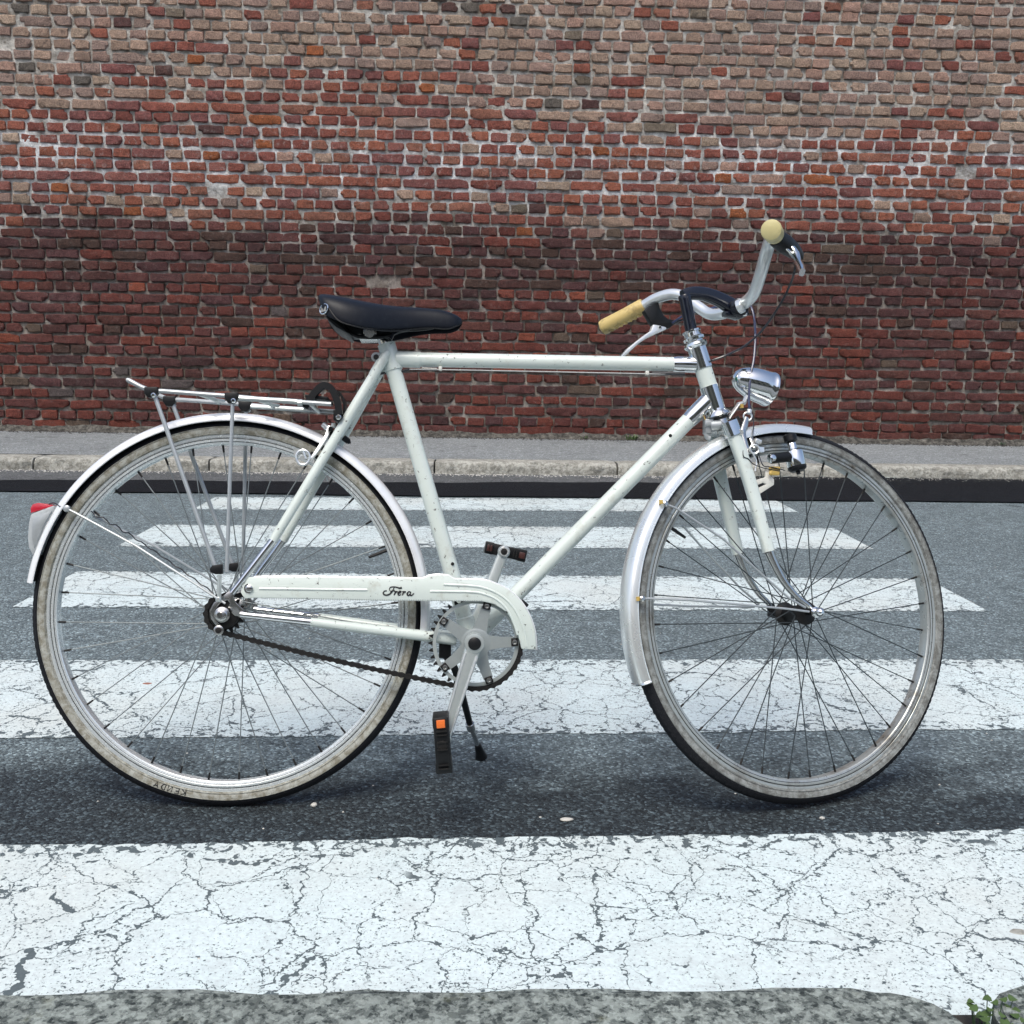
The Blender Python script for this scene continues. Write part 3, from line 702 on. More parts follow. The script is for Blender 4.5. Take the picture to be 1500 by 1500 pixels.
# hubs
g = G(); g.rev(ty(TR, -.034), dyr, [(.012, 0), (.024, .002), (.024, .006), (.013, .010), (.0125, .050), (.013, .058), (.024, .062), (.024, .066), (.010, .07)], 28); g.cyl(ty(TR, -.075), ty(TR, .072), .0048); obj('hub', g, 'chrome_worn', wr)
axf = unit(TF((0, 1, 0)) - TF((0, 0, 0)))
g = G(); g.rev(ty(TF, -.036), axf, [(.011, 0), (.022, .003), (.022, .007), (.014, .012), (.0135, .060), (.022, .065), (.022, .069), (.010, .072)], 28); obj('hub', g, 'grease', wf)
g = G(); g.cyl(ty(TF, -.068), ty(TF, .07), .0045); g.rev(ty(TF, .058), axf, [(.008, 0), (.008, .012), (.006, .014), (.006, .022), (.004, .024)], 6); obj('axle', g, 'grease', wf)
# valves
for w_, T, a in ((wr, TR, radians(22)), (wf, TF, radians(149))):
    pr = lambda r_, a=a, T=T: T((r_ * cos(a), 0, r_ * sin(a)))
    g = G(); g.tube([pr(.300), pr(.285), pr(.272), pr(.264)], [.0032, .0032, .0028, .0024], 8); obj('valve', g, 'black', w_)
# maker's mark on the rear tyre, upside down near the ground
LET = {'K': [[(0, 0), (0, 1)], [(.7, 1), (.05, .45), (.75, 0)]], 'E': [[(.7, 0), (0, 0), (0, 1), (.7, 1)], [(0, .5), (.55, .5)]], 'N': [[(0, 0), (0, 1), (.7, 0), (.7, 1)]],
       'D': [[(0, 0), (0, 1), (.45, .95), (.7, .5), (.45, .05), (0, 0)]], 'A': [[(0, 0), (.38, 1), (.75, 0)], [(.15, .35), (.6, .35)]]}
g = G(); gp = G()
for i, ch in enumerate('KENDA'):
    for st in LET[ch]:
        pts = []
        for (lx, lz) in st:
            s_ = (i * 1.25 + lx) * .0098; rr = .3205 + (1 - lz) * 0 + lz * .0095; rr = .3300 - lz * .0095 + .0 
            a = radians(257.5) - s_ / .325 + .0; bb = math.asin(max(-1, min(1, 0)))
            ysurf = -sqrt(max(0, TRR ** 2 - (rr - TRC) ** 2)) * .96 - .0004
            pts.append(TR((rr * cos(a), ysurf, rr * sin(a))))
        g.tube(pts, .0010, 4, mi=0)
obj('lettering', g, 'ink', wr, label='maker name in dark letters on the sidewall')

# frame
dyr0 = arr(0, 1, 0)
fr = empty('frame', bike)
seatT = P(571, 513); bb = P(690, 938, 0); htop = P(1020, 508); hbot = P(1049, 600)
hd = unit(hbot - htop)
g = G(); g.tube([P(566, 505), bb], .0145, 24); obj('seat_tube', g, 'paint', fr)
g = G(); g.tube([P(575, 526), P(1012, 534)], .0132, 24); obj('top_tube', g, 'paint', fr)
g = G(); g.tube([P(1036, 588), bb], .0145, 24); obj('down_tube', g, 'paint', fr)
g = G(); g.tube([htop, hbot], .0160, 28); obj('head_tube', g, 'paint', fr)
g = G(); g.cyl(bb + arr(0, -.034, 0), bb + arr(0, .034, 0), .0205, 28); obj('bottom_bracket', g, 'paint', fr)
for s_ in (-1, 1):
    if s_ < 0:
        a, b, c_, d = P(563, 524, -.017), P(511, 610, -.030), P(400, 792, -.054), P(340, 869, -.062)
        e, f_, h_ = P(352, 900, -.062), P(455, 911, -.054), P(668, 937, -.022)
    else:
        m_ = lambda p: arr(p[0], -p[1], p[2])
        a, b, c_, d = map(m_, (P(563, 524, -.017), P(511, 610, -.030), P(400, 792, -.054), P(340, 869, -.062)))
        e, f_, h_ = map(m_, (P(352, 900, -.062), P(455, 911, -.054), P(668, 937, -.022)))
    g = G(); g.tube([a, b, c_], [.0088, .0095, .0078], 16); o = obj('seat_stay', g, 'paint', fr)
    g = G(); g.tube([c_ + (c_ - d) * .02, d], [.0072, .0056], 14); obj('seat_stay_tip', g, 'chrome', fr)
    g = G(); g.tube([f_, h_], [.0078, .0105], 16); obj('chain_stay', g, 'paint', fr)
    g = G(); g.tube([e, f_ + (f_ - e) * .02], [.0060, .0074], 14); obj('chain_stay_tip', g, 'chrome', fr)
    y_ = s_ * .062
    pz = [(335, 866), (345, 866), (342, 877), (347, 884), (357, 893), (355, 904), (344, 902), (338, 897), (333, 891), (337, 884), (333, 879), (322, 884), (315, 893), (314, 904), (319, 912), (326, 917), (317, 917), (309, 907), (307, 895), (313, 883), (325, 874)]
    pl = [arr(P(u, w, -.062)[0], y_, P(u, w, -.062)[2]) for u, w in pz]
    g = G(); g.prism(pl, (0, .004, 0)); obj('dropout', g, 'chrome_worn', fr, bevel=.0008)
# seat stay caps and lugs
for s_ in (-1, 1):
    g = G(); q = P(567, 516, -.016); q[1] *= -s_; d_ = unit(P(511, 610, -.03) - P(563, 524, -.017))
    g.tube([q - d_ * .002, q + d_ * .02, q + d_ * .05], [.0055, .0095, .0088], 14); obj('stay_cap', g, 'paint', fr)
sd_ = unit(bb - P(566, 505))
g = G(); g.tube([P(566, 504), P(566, 504) + sd_ * .05], .0163, 24); g.tube([P(580, 526), P(616, 527)], .0147, 24); obj('seat_lug', g, 'paint', fr)
g = G(); g.tube([htop + hd * .000, htop + hd * .042], .0176, 28); g.tube([P(1018, 534.3), P(992, 533.6), P(986, 533.5)], [.0150, .0148, .0136], 24)
g.tube([hbot - hd * .045, hbot], .0176, 28); dd_ = unit(bb - P(1036, 588)); g.tube([P(1036, 588) + dd_ * 0, P(1036, 588) + dd_ * .04, P(1036, 588) + dd_ * .05], [.0164, .0162, .0150], 24)
obj('head_lug', g, 'chrome', fr)
g = G(); g.cyl(P(690, 938) - sd_ * .045, P(690, 938) - sd_ * .018, .016, 24); obj('bracket_lug', g, 'paint', fr)
# green sticker on the front of the head tube
g = G(); q = P(1038, 556, 0); vs = []
nrm = unit(np.cross(hd, arr(0, 1, 0))); nrm = nrm if nrm[0] > 0 else -nrm
for t in np.linspace(-.016, .018, 6):
    for a in np.linspace(-radians(22), radians(75), 9): vs.append(htop + hd * (np.linalg.norm(hbot - htop) * .52 + t) + (nrm * cos(a) + arr(0, 1, 0) * sin(a)) * .0163)
g.add(vs, [(i * 9 + k, i * 9 + k + 1, (i + 1) * 9 + k + 1, (i + 1) * 9 + k) for i in range(5) for k in range(8)]); obj('sticker', g, 'green', fr)
# seat pin bolt, small rivets and chainstay bridge
g = G(); g.cyl(P(551, 523, -.017), P(551, 523, .017), .0072, 6); g.cyl(P(551, 523, -.020), P(551, 523, -.016), .0088, 18); g.cyl(P(551, 523, -.023), P(551, 523, -.017), .0050, 12); obj('seat_bolt', g, 'alu_bright', fr)
g = G(); g.rev(P(551, 523, -.0235), -dyr0, [(.0050, 0), (.0050, .0006), (.0030, .0008)], 14); obj('bolt_socket', g, 'grease', fr)
for y_ in (-.006, .006): g = G(); g.tube([P(551, 522, y_), P(566, 520, y_)], .006, 10); obj('seat_clamp_ear', g, 'paint', fr)
for (u, w) in ((982, 638), (663, 826)): g = G(); g.cyl(P(u, w, -.0150), P(u, w, -.0125), .0032, 10); obj('rivet', g, 'grease', fr)
g = G(); g.cyl(P(773, 888, -.004), P(764, 880, -.004), .0035, 8); obj('cable_stop', g, 'black', fr)
# cable under the top tube
g = G(); g.tube(sm([P(600, 541, -.008), P(645, 541.5, -.008), P(800, 544.5, -.008), P(947, 547.5, -.008), P(1000, 548, -.006)]), .0011, 6); o = obj('brake_cable', g, 'patina', fr)
for a_, b_ in ((P(618, 540, -.006), P(640, 541, -.006)), (P(955, 546.5, -.006), P(1003, 547.5, -.006))): g = G(); g.tube([a_, b_], .003, 8); obj('cable_housing', g, 'cable', fr)
for u, w in ((645, 540), (948, 546.5)):
    g = G(); g.box(P(u, w, -.008), (.006, 0, 0), (0, .009, 0), (0, 0, .0075)); obj('cable_clip', g, 'white_plastic', fr, bevel=.001)

# headset, fork, stem (steered)
stx = unit(P(1049, 600) - P(1012, 484))
sA = P(1018, 505); 
g = G(); L0 = P(1017, 500)
g.rev(htop + hd * .003, -hd, [(.0175, 0), (.0205, .002), (.0225, .006), (.0215, .010), (.0155, .012), (.0155, .014), (.0195, .016), (.0200, .020), (.0165, .023), (.016, .030), (.0175, .031), (.0175, .034), (.013, .036)], 32)
obj('headset', g, 'chrome', bike, label='upper chrome headset cup')
g = G(); g.rev(hbot - hd * .002, hd, [(.0175, 0), (.0180, .004), (.0235, .010), (.0250, .0135), (.0190, .016), (.018, .017)], 32); g.rev(hbot + hd * .015, hd, [(.018, 0), (.0185, .003), (.017, .004)], 24, 1)
obj('headset', g, ['chrome', 'grease'], bike, label='lower chrome headset cup')
fk = empty('fork', bike)
crown = hbot + hd * .030
g = G()
cL, cR = Q(1072, 628, -.036), Q(1045, 632, .036)
g.tube([cL, (cL + cR) / 2 , cR], .0125, 16, sec=(1, 1), up=hd); g.cyl(hbot + hd * .012, hbot + hd * .045, .0150, 20); obj('fork_crown', g, 'chrome_worn', fk, angle=50)
fn = [Q(1072, 626, -.037), Q(1078, 645, -.038), Q(1099, 709, -.043), Q(1126, 808, -.050)]; fnt = [Q(1126, 808, -.050), Q(1132, 822, -.0505), Q(1147, 850, -.052), Q(1166, 873, -.054), Q(1182, 886, -.055), Q(1189, 893, -.055)]
ff = [Q(1047, 640, .037), Q(1053, 690, .040), Q(1067, 752, .045), Q(1081, 811, .050)]; fft = [Q(1081, 811, .050), Q(1086, 825, .051), Q(1097, 848, .053), Q(1112, 870, .055), Q(1124, 882, .056), Q(1129, 890, .056)]
for pts, tip in ((fn, fnt), (ff, fft)):
    g = G(); g.tube(sm(pts), [.0128, .0122, .0112, .0098], 18, sec=(.78, 1.08), up=sy); obj('fork_blade', g, 'paint', fk, angle=50)
    g = G(); g.tube(sm(tip), [.0094, .0082, .0068, .0056, .005, .0048], 14); obj('fork_tip', g, 'chrome_worn', fk)
    g = G(); c_ = tip[-1]; g.tube([c_, c_ + (tip[-1] - tip[-2]) * .5], .006, 10, sec=(.35, 1.3), up=sy); g.rev(c_ - sy * .004, sy, [(.008, 0), (.009, .002), (.009, .005), (.007, .007)], 14); obj('dropout', g, 'grease', fk)
g = G(); g.tube([Q(1067, 618, -.037) , Q(1075, 638, -.038)], [.0142, .0138], 20, sec=(.85, 1.08), up=sy); obj('fork_sleeve', g, 'chrome', fk, angle=50)
g = G(); g.tube([Q(1048, 632, .037), Q(1051, 650, .038)], [.0142, .0138], 20, sec=(.85, 1.08), up=sy); obj('fork_sleeve', g, 'chrome', fk, angle=50)
# acorn axle nut at the near end and rear nuts
g = G(); nn = ty(TF, -.060); g.rev(nn, -axf, [(.0095, 0), (.0100, .002), (.0075, .003), (.0078, .010), (.0085, .012), (.0085, .015), (.0065, .019), (.003, .0215)], 20); obj('axle_nut', g, 'chrome', wf)
g = G(); g.rev(ty(TR, -.066), -dyr, [(.0135, 0), (.0135, .002), (.0100, .003), (.0100, .009), (.0085, .010), (.0052, .0105), (.0048, .016)], 24); g.rev(ty(TR, .066), dyr, [(.0135, 0), (.0135, .002), (.0095, .003), (.0095, .009), (.005, .0105)], 12); obj('axle_nut', g, 'chrome_worn', wr)
# little chain tensioner ring below the axle
q = P(321, 923, -.069)
g = G(); g.rev(q, -dyr, [(.0085, 0), (.0085, .004), (.0060, .005)], 20); obj('fender_eyelet', g, 'chrome_worn', fr)
g = G(); g.rev(q - dyr * .0045, -dyr, [(.0052, 0), (.0052, .0015), (.003, .002)], 14); obj('eyelet_bolt', g, 'grease', fr)

stem = empty('stem', bike)
qt = Q(1003, 436, 0); qb = Q(1014, 492, 0)
g = G(); g.tube(sm([qb, (qb + qt) / 2, qt, qt + (qt - qb) * .06]), [.0112, .0112, .0118, .0100], 20); obj('quill', g, 'black_gloss', stem)
g = G(); ext = [Q(1000, 433, 0), Q(1013, 430, 0), Q(1032, 431, 0), Q(1052, 438, 0), Q(1070, 448, 0), Q(1083, 455, 0)]
g.tube(sm(ext), [.0105, .0120, .0125, .0135, .0150, .0140], 18, sec=(.75, 1.0), up=sy); g.cyl(Q(1083, 450, -.024), Q(1083, 450, .024), .0175, 28); g.tube([Q(1060, 460, 0), Q(1080, 462, 0), Q(1093, 459, 0)], [.006, .011, .007], 12, sec=(1.2, .8), up=sy)
obj('stem_extension', g, 'black_gloss', stem, angle=60)
g = G(); g.tube([Q(1078, 461, -.012), Q(1093, 460, -.012)], .0035, 8); obj('clamp_bolt', g, 'chrome', stem)
hb = empty('handlebar', bike)
bar = [Q(1022, 449, .115), Q(1040, 460, .088), Q(1060, 459, .05), Q(1080, 450, .012), Q(1083, 450, -.01), Q(1091, 444, -.030), Q(1104, 430, -.066), Q(1113, 405, -.108), Q(1120, 380, -.148), Q(1127, 356, -.180), Q(1131, 344, -.212), Q(1131, 341, -.24)]
barL = [Q(880, 481, .290), Q(912, 464, .255), Q(940, 449.5, .225), Q(962, 437, .195), Q(985, 431, .165), Q(1005, 436, .14), Q(1022, 449, .115)]
g = G(); g.tube(sm(barL[1:-1] + bar, 7), .0113, 20); obj('bar', g, 'alu_bright', hb, angle=60)
g = G(); g.cyl(Q(1081, 450.5, -.026), Q(1088, 447, -.034), .0135, 24); obj('bar_collar', g, 'alu_bright', hb)
g = G(); a, b = Q(943, 448, .222), Q(882, 480.5, .292); g.tube([a, a + (b - a) * .03, a + (b - a) * .5, a + (b - a) * .93, b, b + (b - a) * .04], [.0150, .0162, .0158, .0165, .0150, .006], 20)
for k in range(7):
    c_ = a + (b - a) * (.12 + .11 * k); g.tube([c_ + arr(-.003, -.004, -.0145), c_ + arr(.0, -.003, -.0155), c_ + arr(.004, -.002, -.0145)], .0038, 6)
obj('grip', g, 'grip_l', hb, label='left cream grip pointing away')
a, b = Q(1134, 343, -.215), Q(1129.5, 336.5, -.315); g = G(); g.tube([a, a + (b - a) * .05, a + (b - a) * .5, b - (b - a) * .08, b - (b - a) * .02, b], [.0150, .0165, .0160, .0165, .0155, .009], 26); obj('grip', g, 'grip', hb, label='right cream grip pointing at the viewer')
# brake levers
lv = empty('brake_lever', bike, label='right brake lever')
g = G(); g.tube(sm([Q(1137, 348, -.205), Q(1150, 358, -.195), Q(1163, 368, -.185), Q(1171, 376, -.175)]), [.014, .0150, .0125, .009], 14, sec=(.9, 1.), up=sy); g.cyl(Q(1130, 350, -.2), Q(1140, 341, -.2), .0155, 20); obj('lever_body', g, 'black', lv, angle=60)
g = G(); g.tube(sm([Q(1159, 365, -.200), Q(1165, 374, -.207), Q(1169, 384, -.222), Q(1173, 393, -.246), Q(1175, 399, -.268)]), [.0075, .0085, .0065, .0075, .0065], 12, sec=(1., .7), up=sy); obj('lever', g, 'chrome', lv, angle=60)
g = G(); g.tube([Q(1150, 362, -.204), Q(1160, 372, -.204)], .0022, 8); obj('lever_pin', g, 'chrome', lv)
lv = empty('brake_lever', bike, label='left brake lever')
g = G(); pl = [Q(u, w, .19) for u, w in ((944, 455), (951, 448), (965, 442), (967, 451), (972, 461), (979, 467), (992, 469), (998, 467), (1003, 468), (990, 473), (982, 480), (976, 481), (957, 477))]; g.prism(pl, sy * .014); obj('lever_body', g, 'black', lv, bevel=.002)
g = G(); pl = [Q(u, w, .186) for u, w in ((957, 475), (965, 476), (976, 479), (977, 482), (963, 488), (948, 495), (936, 503), (925, 513), (914, 523), (909, 523), (920, 510), (932, 500), (945, 490), (954, 484))]; g.prism(pl, sy * .012); obj('lever', g, 'alu_bright', lv, bevel=.002)
g = G(); g.cyl(Q(967, 479, .184), Q(967, 479, .188), .003, 12); obj('lever_pin', g, 'chrome', lv)
# cables
g = G(); g.tube(sm([Q(1166, 378, -.19), Q(1164, 396, -.18), Q(1157, 418, -.15), Q(1142, 447, -.12), Q(1118, 482, -.08), Q(1092, 506, -.05), Q(1065, 520, -.02), P(1046, 527, .0), P(1034, 532, .012), P(1020, 545, .016)], 8), .0021, 8); obj('brake_cable', g, 'cable', bike, label='black cable from the right lever to the frame')
g = G(); g.tube(sm([Q(985, 473, .18), Q(1003, 462, .15), Q(1040, 452, .10), Q(1085, 444, .03), Q(1100, 450, .0), Q(1106, 480, -.01), Q(1105, 520, -.018), Q(1099, 555, -.022), Q(1097, 585, -.022), Q(1098, 602, -.022)], 8), .0023, 8); obj('brake_cable', g, 'cable_blue', bike, label='dark blue cable down to the front brake')
g = G(); g.tube(sm([P(600, 541, -.008), P(580, 546, -.002), P(556, 548, .006), P(540, 562, .006), P(522, 585, .004), P(509, 606, .0), P(503, 616, -.004)], 8), .0023, 8); obj('brake_cable', g, 'cable', bike, label='black cable curving to the rear brake')

# saddle
sad = empty('saddle', bike)
secs = [(468.5, 441, 447, .050), (470, 437.5, 456, .070), (478, 436.5, 464, .079), (495, 439, 471, .084), (515, 443, 477, .083), (540, 447.5, 482, .074), (565, 450.5, 484, .058), (590, 452, 483, .044), (615, 452.5, 480.5, .034), (638, 454, 480, .029), (655, 457, 482, .026), (668, 462, 480, .022), (674, 466, 476, .016), (677.5, 469, 473, .008)]
g = G(); n = 21; vs = []
zc = [P(u, t, 0) for u, t, b, h in secs]
for (u, t, b, hw) in secs:
    tp = P(u, t, 0); bt = P(u, b, -hw)
    for k in range(n):
        a = pi * k / (n - 1); cx_, sx_ = cos(a), sin(a)
        y = -hw * math.copysign(abs(cx_) ** .62, cx_); z = bt[2] + (tp[2] - bt[2]) * (sx_ ** .62)
        vs.append((tp[0] + (bt[0] - tp[0]) * (1 - sx_), y, z))
    for k in range(n - 1, -1, -1):       # inner face, 3 mm leather
        a = pi * k / (n - 1); cx_, sx_ = cos(a), sin(a); y = -(hw - .004) * math.copysign(abs(cx_) ** .62, cx_); z = bt[2] + .001 + (tp[2] - .005 - bt[2]) * (sx_ ** .62)
        vs.append((tp[0] + (bt[0] - tp[0]) * (1 - sx_), y, z))
m2 = 2 * n; fs = [(i * m2 + k, i * m2 + (k + 1) % m2, (i + 1) * m2 + (k + 1) % m2, (i + 1) * m2 + k) for i in range(len(secs) - 1) for k in range(m2)]
fs += [tuple(range(m2)), tuple((len(secs) - 1) * m2 + k for k in reversed(range(m2)))]
g.add(vs, fs); o = obj('saddle_cover', g, 'leather', sad, angle=70)
sb = o.modifiers.new('sub', 'SUBSURF'); sb.levels = 1; sb.render_levels = 2
# rear lip piping, badge
g = G(); g.tube(sm([P(470, 438, 0), P(475, 438, -.045), P(479, 444, -.070), P(484, 455, -.080), P(497, 470, -.086), P(520, 478, -.085), P(545, 483, -.076), P(575, 485, -.055), P(600, 483, -.040), P(630, 480.5, -.030), P(655, 482, -.027), P(670, 477, -.022)], 6), .0012, 6); obj('piping', g, 'black', sad)
g = G(); c_ = P(474.5, 452.5, -.074); ux, uz = arr(.72, -.69, 0), arr(.12, 0, .99)
ov = [c_ + ux * .0105 * cos(a) + uz * .0088 * sin(a) for a in np.linspace(0, 2 * pi, 25)]; g.tube(ov, .0011, 6); obj('badge', g, 'chrome', sad)
g = G()
for k in range(5): g.tube([c_ + ux * (-.0062 + k * .0026) + uz * -.0035, c_ + ux * (-.0062 + k * .0026) + uz * .0035], .0007, 5)
g.tube([c_ + ux * -.007 + uz * -.0042, c_ + ux * .006 + uz * -.0042], .0006, 4); obj('badge_emblem', g, 'patina', sad)
# undercarriage
g = G(); pl = [P(u, w, -.045) for u, w in ((476, 462), (486, 467), (502, 474), (508, 484), (513, 489), (507, 487), (492, 479), (482, 470))]; g.prism(pl, (0, .09, 0)); obj('rear_bumper', g, 'black', sad, bevel=.002)
g = G()
for y_ in (-.025, .025): g.tube(sm([P(508, 482, y_), P(522, 492, y_), P(545, 494, y_), P(568, 492, y_), P(590, 484, y_ * .9), P(625, 481, y_ * .6), P(655, 474, y_ * .3)]), .0036, 10)
g.box(P(520, 487, 0), (.030, 0, 0), (0, .055, 0), (0, 0, .016)); g.box(P(563, 489, 0), (.026, 0, 0), (0, .05, 0), (0, 0, .018)); obj('rail', g, 'black', sad)
g = G(); pl = [P(u, w, -.032) for u, w in ((574, 497), (577, 490), (585, 486), (600, 483), (603, 480), (590, 481), (574, 486), (570, 494))]; g.prism(pl, (0, .012, 0)); obj('skirt_flap', g, 'leather', sad, bevel=.001)
g = G(); g.box(P(544, 489, 0), (.024, 0, 0), (0, .064, 0), (0, 0, .014)); g.box(P(543, 497, 0), (.038, 0, .002), (0, .050, 0), (0, 0, .0045)); g.cyl(P(541, 487, -.036), P(541, 487, .036), .0055, 6); g.cyl(P(541, 487, -.034), P(541, 487, -.031), .009, 18); obj('saddle_clamp', g, 'chrome_worn', sad, bevel=.0012)
g = G(); g.tube([P(566, 508, 0), P(560, 490, 0)], .0122, 20); obj('seat_post', g, 'chrome', bike)

# mudguards
def fender(T, a0, a1, mats, name_l, n=90, hw=.0240, ro=.3570, ri=.3415, front=False):
    out = []; m = 12
    for k in range(m + 1):
        t = -1 + 2 * k / m; y = hw * math.copysign(abs(sin(t * pi / 2)) ** 1.0, t); out.append((ri + (ro - ri) * (max(0, cos(t * pi / 2)) ** .62), y))
    inn = [(r_ - .0010, y * .955) for r_, y in reversed(out)]
    g = G().lathe(out + inn, T, n, a0, a1, mi=[0] * m + [1] * (m + 2) + [0, 0])
    for s_ in (-1, 1): g.lathe([(ri + .0012 * cos(a), s_ * hw + .0012 * sin(a)) for a in np.linspace(0, 2 * pi, 6, endpoint=False)], T, n, a0, a1, mi=[0] * 6)
    o = obj('mudguard', g, mats, bike, angle=50); o['label'] = name_l; return o
MT['under'] = plain('black_underside', (.012, .012, .013), .7)
fdr = fender(TR, radians(-6), radians(171.5), ['fender', 'under'], 'pale rear mudguard')
fdf = fender(TF, radians(88), radians(199.5), ['chrome_fender', 'under'], 'chrome front mudguard') if False else None
k = N('chrome_mudguard'); a = k.noise(k.obj, 12, 5); MT['chrome_fender'] = k.fin(k.mix(a, (.70, .74, .73), (.86, .89, .88)), k.math('ADD', k.math('MULTIPLY', a, .22), .16), .65)
fdf = fender(TF, radians(83), radians(200), ['chrome_fender', 'under'], 'chrome front mudguard', ri=.3375)
# mudguard stays
def bolt(g, p, ax_, r=.0048): g.rev(p - unit(ax_) * .003, ax_, [(r * .8, 0), (r, .001), (r, .005), (r * .6, .0065)], 12)
g = G(); g.tube([P(98, 745, -.030), P(112, 752, -.032), P(200, 800, -.052), P(290, 858, -.066), P(330, 884, -.069)], .0021, 8); bolt(g, P(98, 745, -.030), arr(0, -1, 0), .006); obj('fender_stay', g, 'steel', fdr)
m_ = lambda p: arr(p[0], -p[1], p[2])
g = G(); g.tube([m_(P(98, 745, -.030)), m_(P(200, 800, -.052)), m_(P(330, 884, -.069))], .0021, 8); obj('fender_stay', g, 'steel', fdr)
for pts in ([Q(976, 739, -.030), Q(990, 744, -.033), Q(1060, 790, -.050), Q(1120, 845, -.058), Q(1157, 877, -.063), Q(1180, 890, -.064)], [Q(942, 877, -.031), Q(950, 876.5, -.032), Q(1010, 879, -.050), Q(1090, 886, -.058), Q(1155, 892, -.064), Q(1185, 896, -.064)],
            [Q(1000, 770, .030), Q(1040, 815, .045), Q(1085, 862, .058), Q(1112, 885, .064)], [Q(946, 885, .030), Q(1010, 888, .045), Q(1105, 889, .064)]):
    g = G(); g.tube(pts, .0020, 8); obj('fender_stay', g, 'steel', fdf)
for p, q_ in ((Q(975, 738, -.031), Q(968, 735, -.027)), (Q(941, 877, -.032), Q(935, 877, -.027))):
    g = G(); bolt(g, p, -sy, .0052); obj('stay_bolt', g, 'chrome_worn', fdf)
    g = G(); g.box(q_, sx * .006, sy * .004, sz * .007); obj('stay_clip', g, 'yellow_brass', fdf)
# * cos(radians(20.)), y, -.36 * sin(radians(20.)))) for y in (-.0,)] * 2 + [TF((-.36 * cos(radians(20.2)), .001, -.36 * sin(radians(20.2))))]), .0012, 6)
# beaded front fender end
g = G(); m = 14; pts = []
for k in range(m + 1):
    t = -1 + 2 * k / m; y = .025 * sin(t * pi / 2); r_ = .3375 + .0195 * (max(0, cos(t * pi / 2)) ** .62); pts.append(TF((r_ * cos(radians(200)), y, r_ * sin(radians(200)))))
g.tube(pts, .0022, 8); obj('rolled_end', g, 'chrome', fdf)

# tail lamp on the rear mudguard
tl = empty('tail_lamp', bike)
pl0 = [(80, 739.5), (62, 746), (44, 753), (41, 768), (39.5, 788), (41, 802), (48, 815), (54, 806), (62, 784), (70, 765), (78, 752)]
a_ = [P(u, w, -.022) for u, w in pl0]; b_ = [arr(p[0], .022, p[2]) for p in a_]
g = G(); n_ = len(a_); g.add(a_ + b_, [tuple(range(n_)), tuple(range(2 * n_ - 1, n_ - 1, -1))] + [(i, i + n_, (i + 1) % n_ + n_, (i + 1) % n_) for i in range(n_)]); obj('lamp_body', g, 'grey_plastic', tl, bevel=.004)
g = G(); pl = [P(u, w, -.0235) for u, w in ((76, 748), (64, 752), (49, 758), (46, 772), (46, 790), (50, 803), (57, 787), (65, 767))]; g.prism(pl, (0, .0015, 0)); obj('side_panel', g, 'steel', tl, bevel=.001)
g = G(); pl = [P(u, w, -.017) for u, w in ((45, 751.5), (44.5, 744), (48, 738.5), (56, 736.5), (66, 738), (76, 740.5), (76, 742), (60, 747))]; g.prism(pl, (0, .034, 0)); obj('red_lens', g, 'red', tl, bevel=.003)
g = G(); g.tube(sm([P(72, 738, -.01), P(80, 737, -.014), P(88, 742, -.024)]), .0012, 6); obj('lamp_wire', g, 'cable', tl)
g = G(); pts = []
for t in np.linspace(0, 1, 40): u = 133 + t * 180; w = 751 + 118 * t ** 1.12; pts.append(P(u, w, -.034 - .02 * t) + arr(0, .002 * sin(t * 60), .003 * cos(t * 60)) * (1 if t < .35 else .5))
g.tube(pts, .0012, 6); obj('lamp_wire', g, 'cable', tl)

# luggage rack
rk = empty('luggage_rack', bike)
zr = lambda u, w: P(u, w, -.055)
nr = [zr(485, 592), zr(400, 586), zr(341, 580.5), zr(300, 577.5), zr(240, 573), zr(226, 573), zr(208, 567), zr(190, 557.5)]
fr_ = [m_(p) for p in nr]
loop = nr[:-1] + [nr[-1] + arr(0, .002, 0), nr[-1] + arr(-.004, .012, .001), m_(nr[-1]) + arr(-.004, -.012, .001), m_(nr[-1]) + arr(0, -.002, 0)] + fr_[::-1][1:]
g = G(); g.tube(sm(loop, 4), .0040, 10); obj('rack_rail', g, 'steel', rk)
g = G(); g.tube([zr(441, 589), zr(416, 587), zr(345, 583)], .0048, 10); g.tube([m_(zr(441, 589)), m_(zr(345, 583))], .0048, 10); g.tube([zr(455, 592), arr(zr(455, 592)[0], .055, zr(455, 592)[2])], .0035, 8); g.tube([zr(300, 578), arr(zr(300, 578)[0], .055, zr(300, 578)[2])], .003, 8); g.tube([zr(385, 585), arr(zr(385, 585)[0], .055, zr(385, 585)[2])], .003, 8)
for (u, w) in ((290, 577), (372, 584)): g.tube([zr(u, w), zr(u + 24, w + 7) + arr(0, .02, 0), zr(u + 30, w + 6) + arr(0, .04, 0)], .0034, 8)
g.tube([zr(436, 590), zr(443, 590)], .0062, 10); obj('rack_bars', g, 'alu', rk)
low = P(321, 876, -.071)
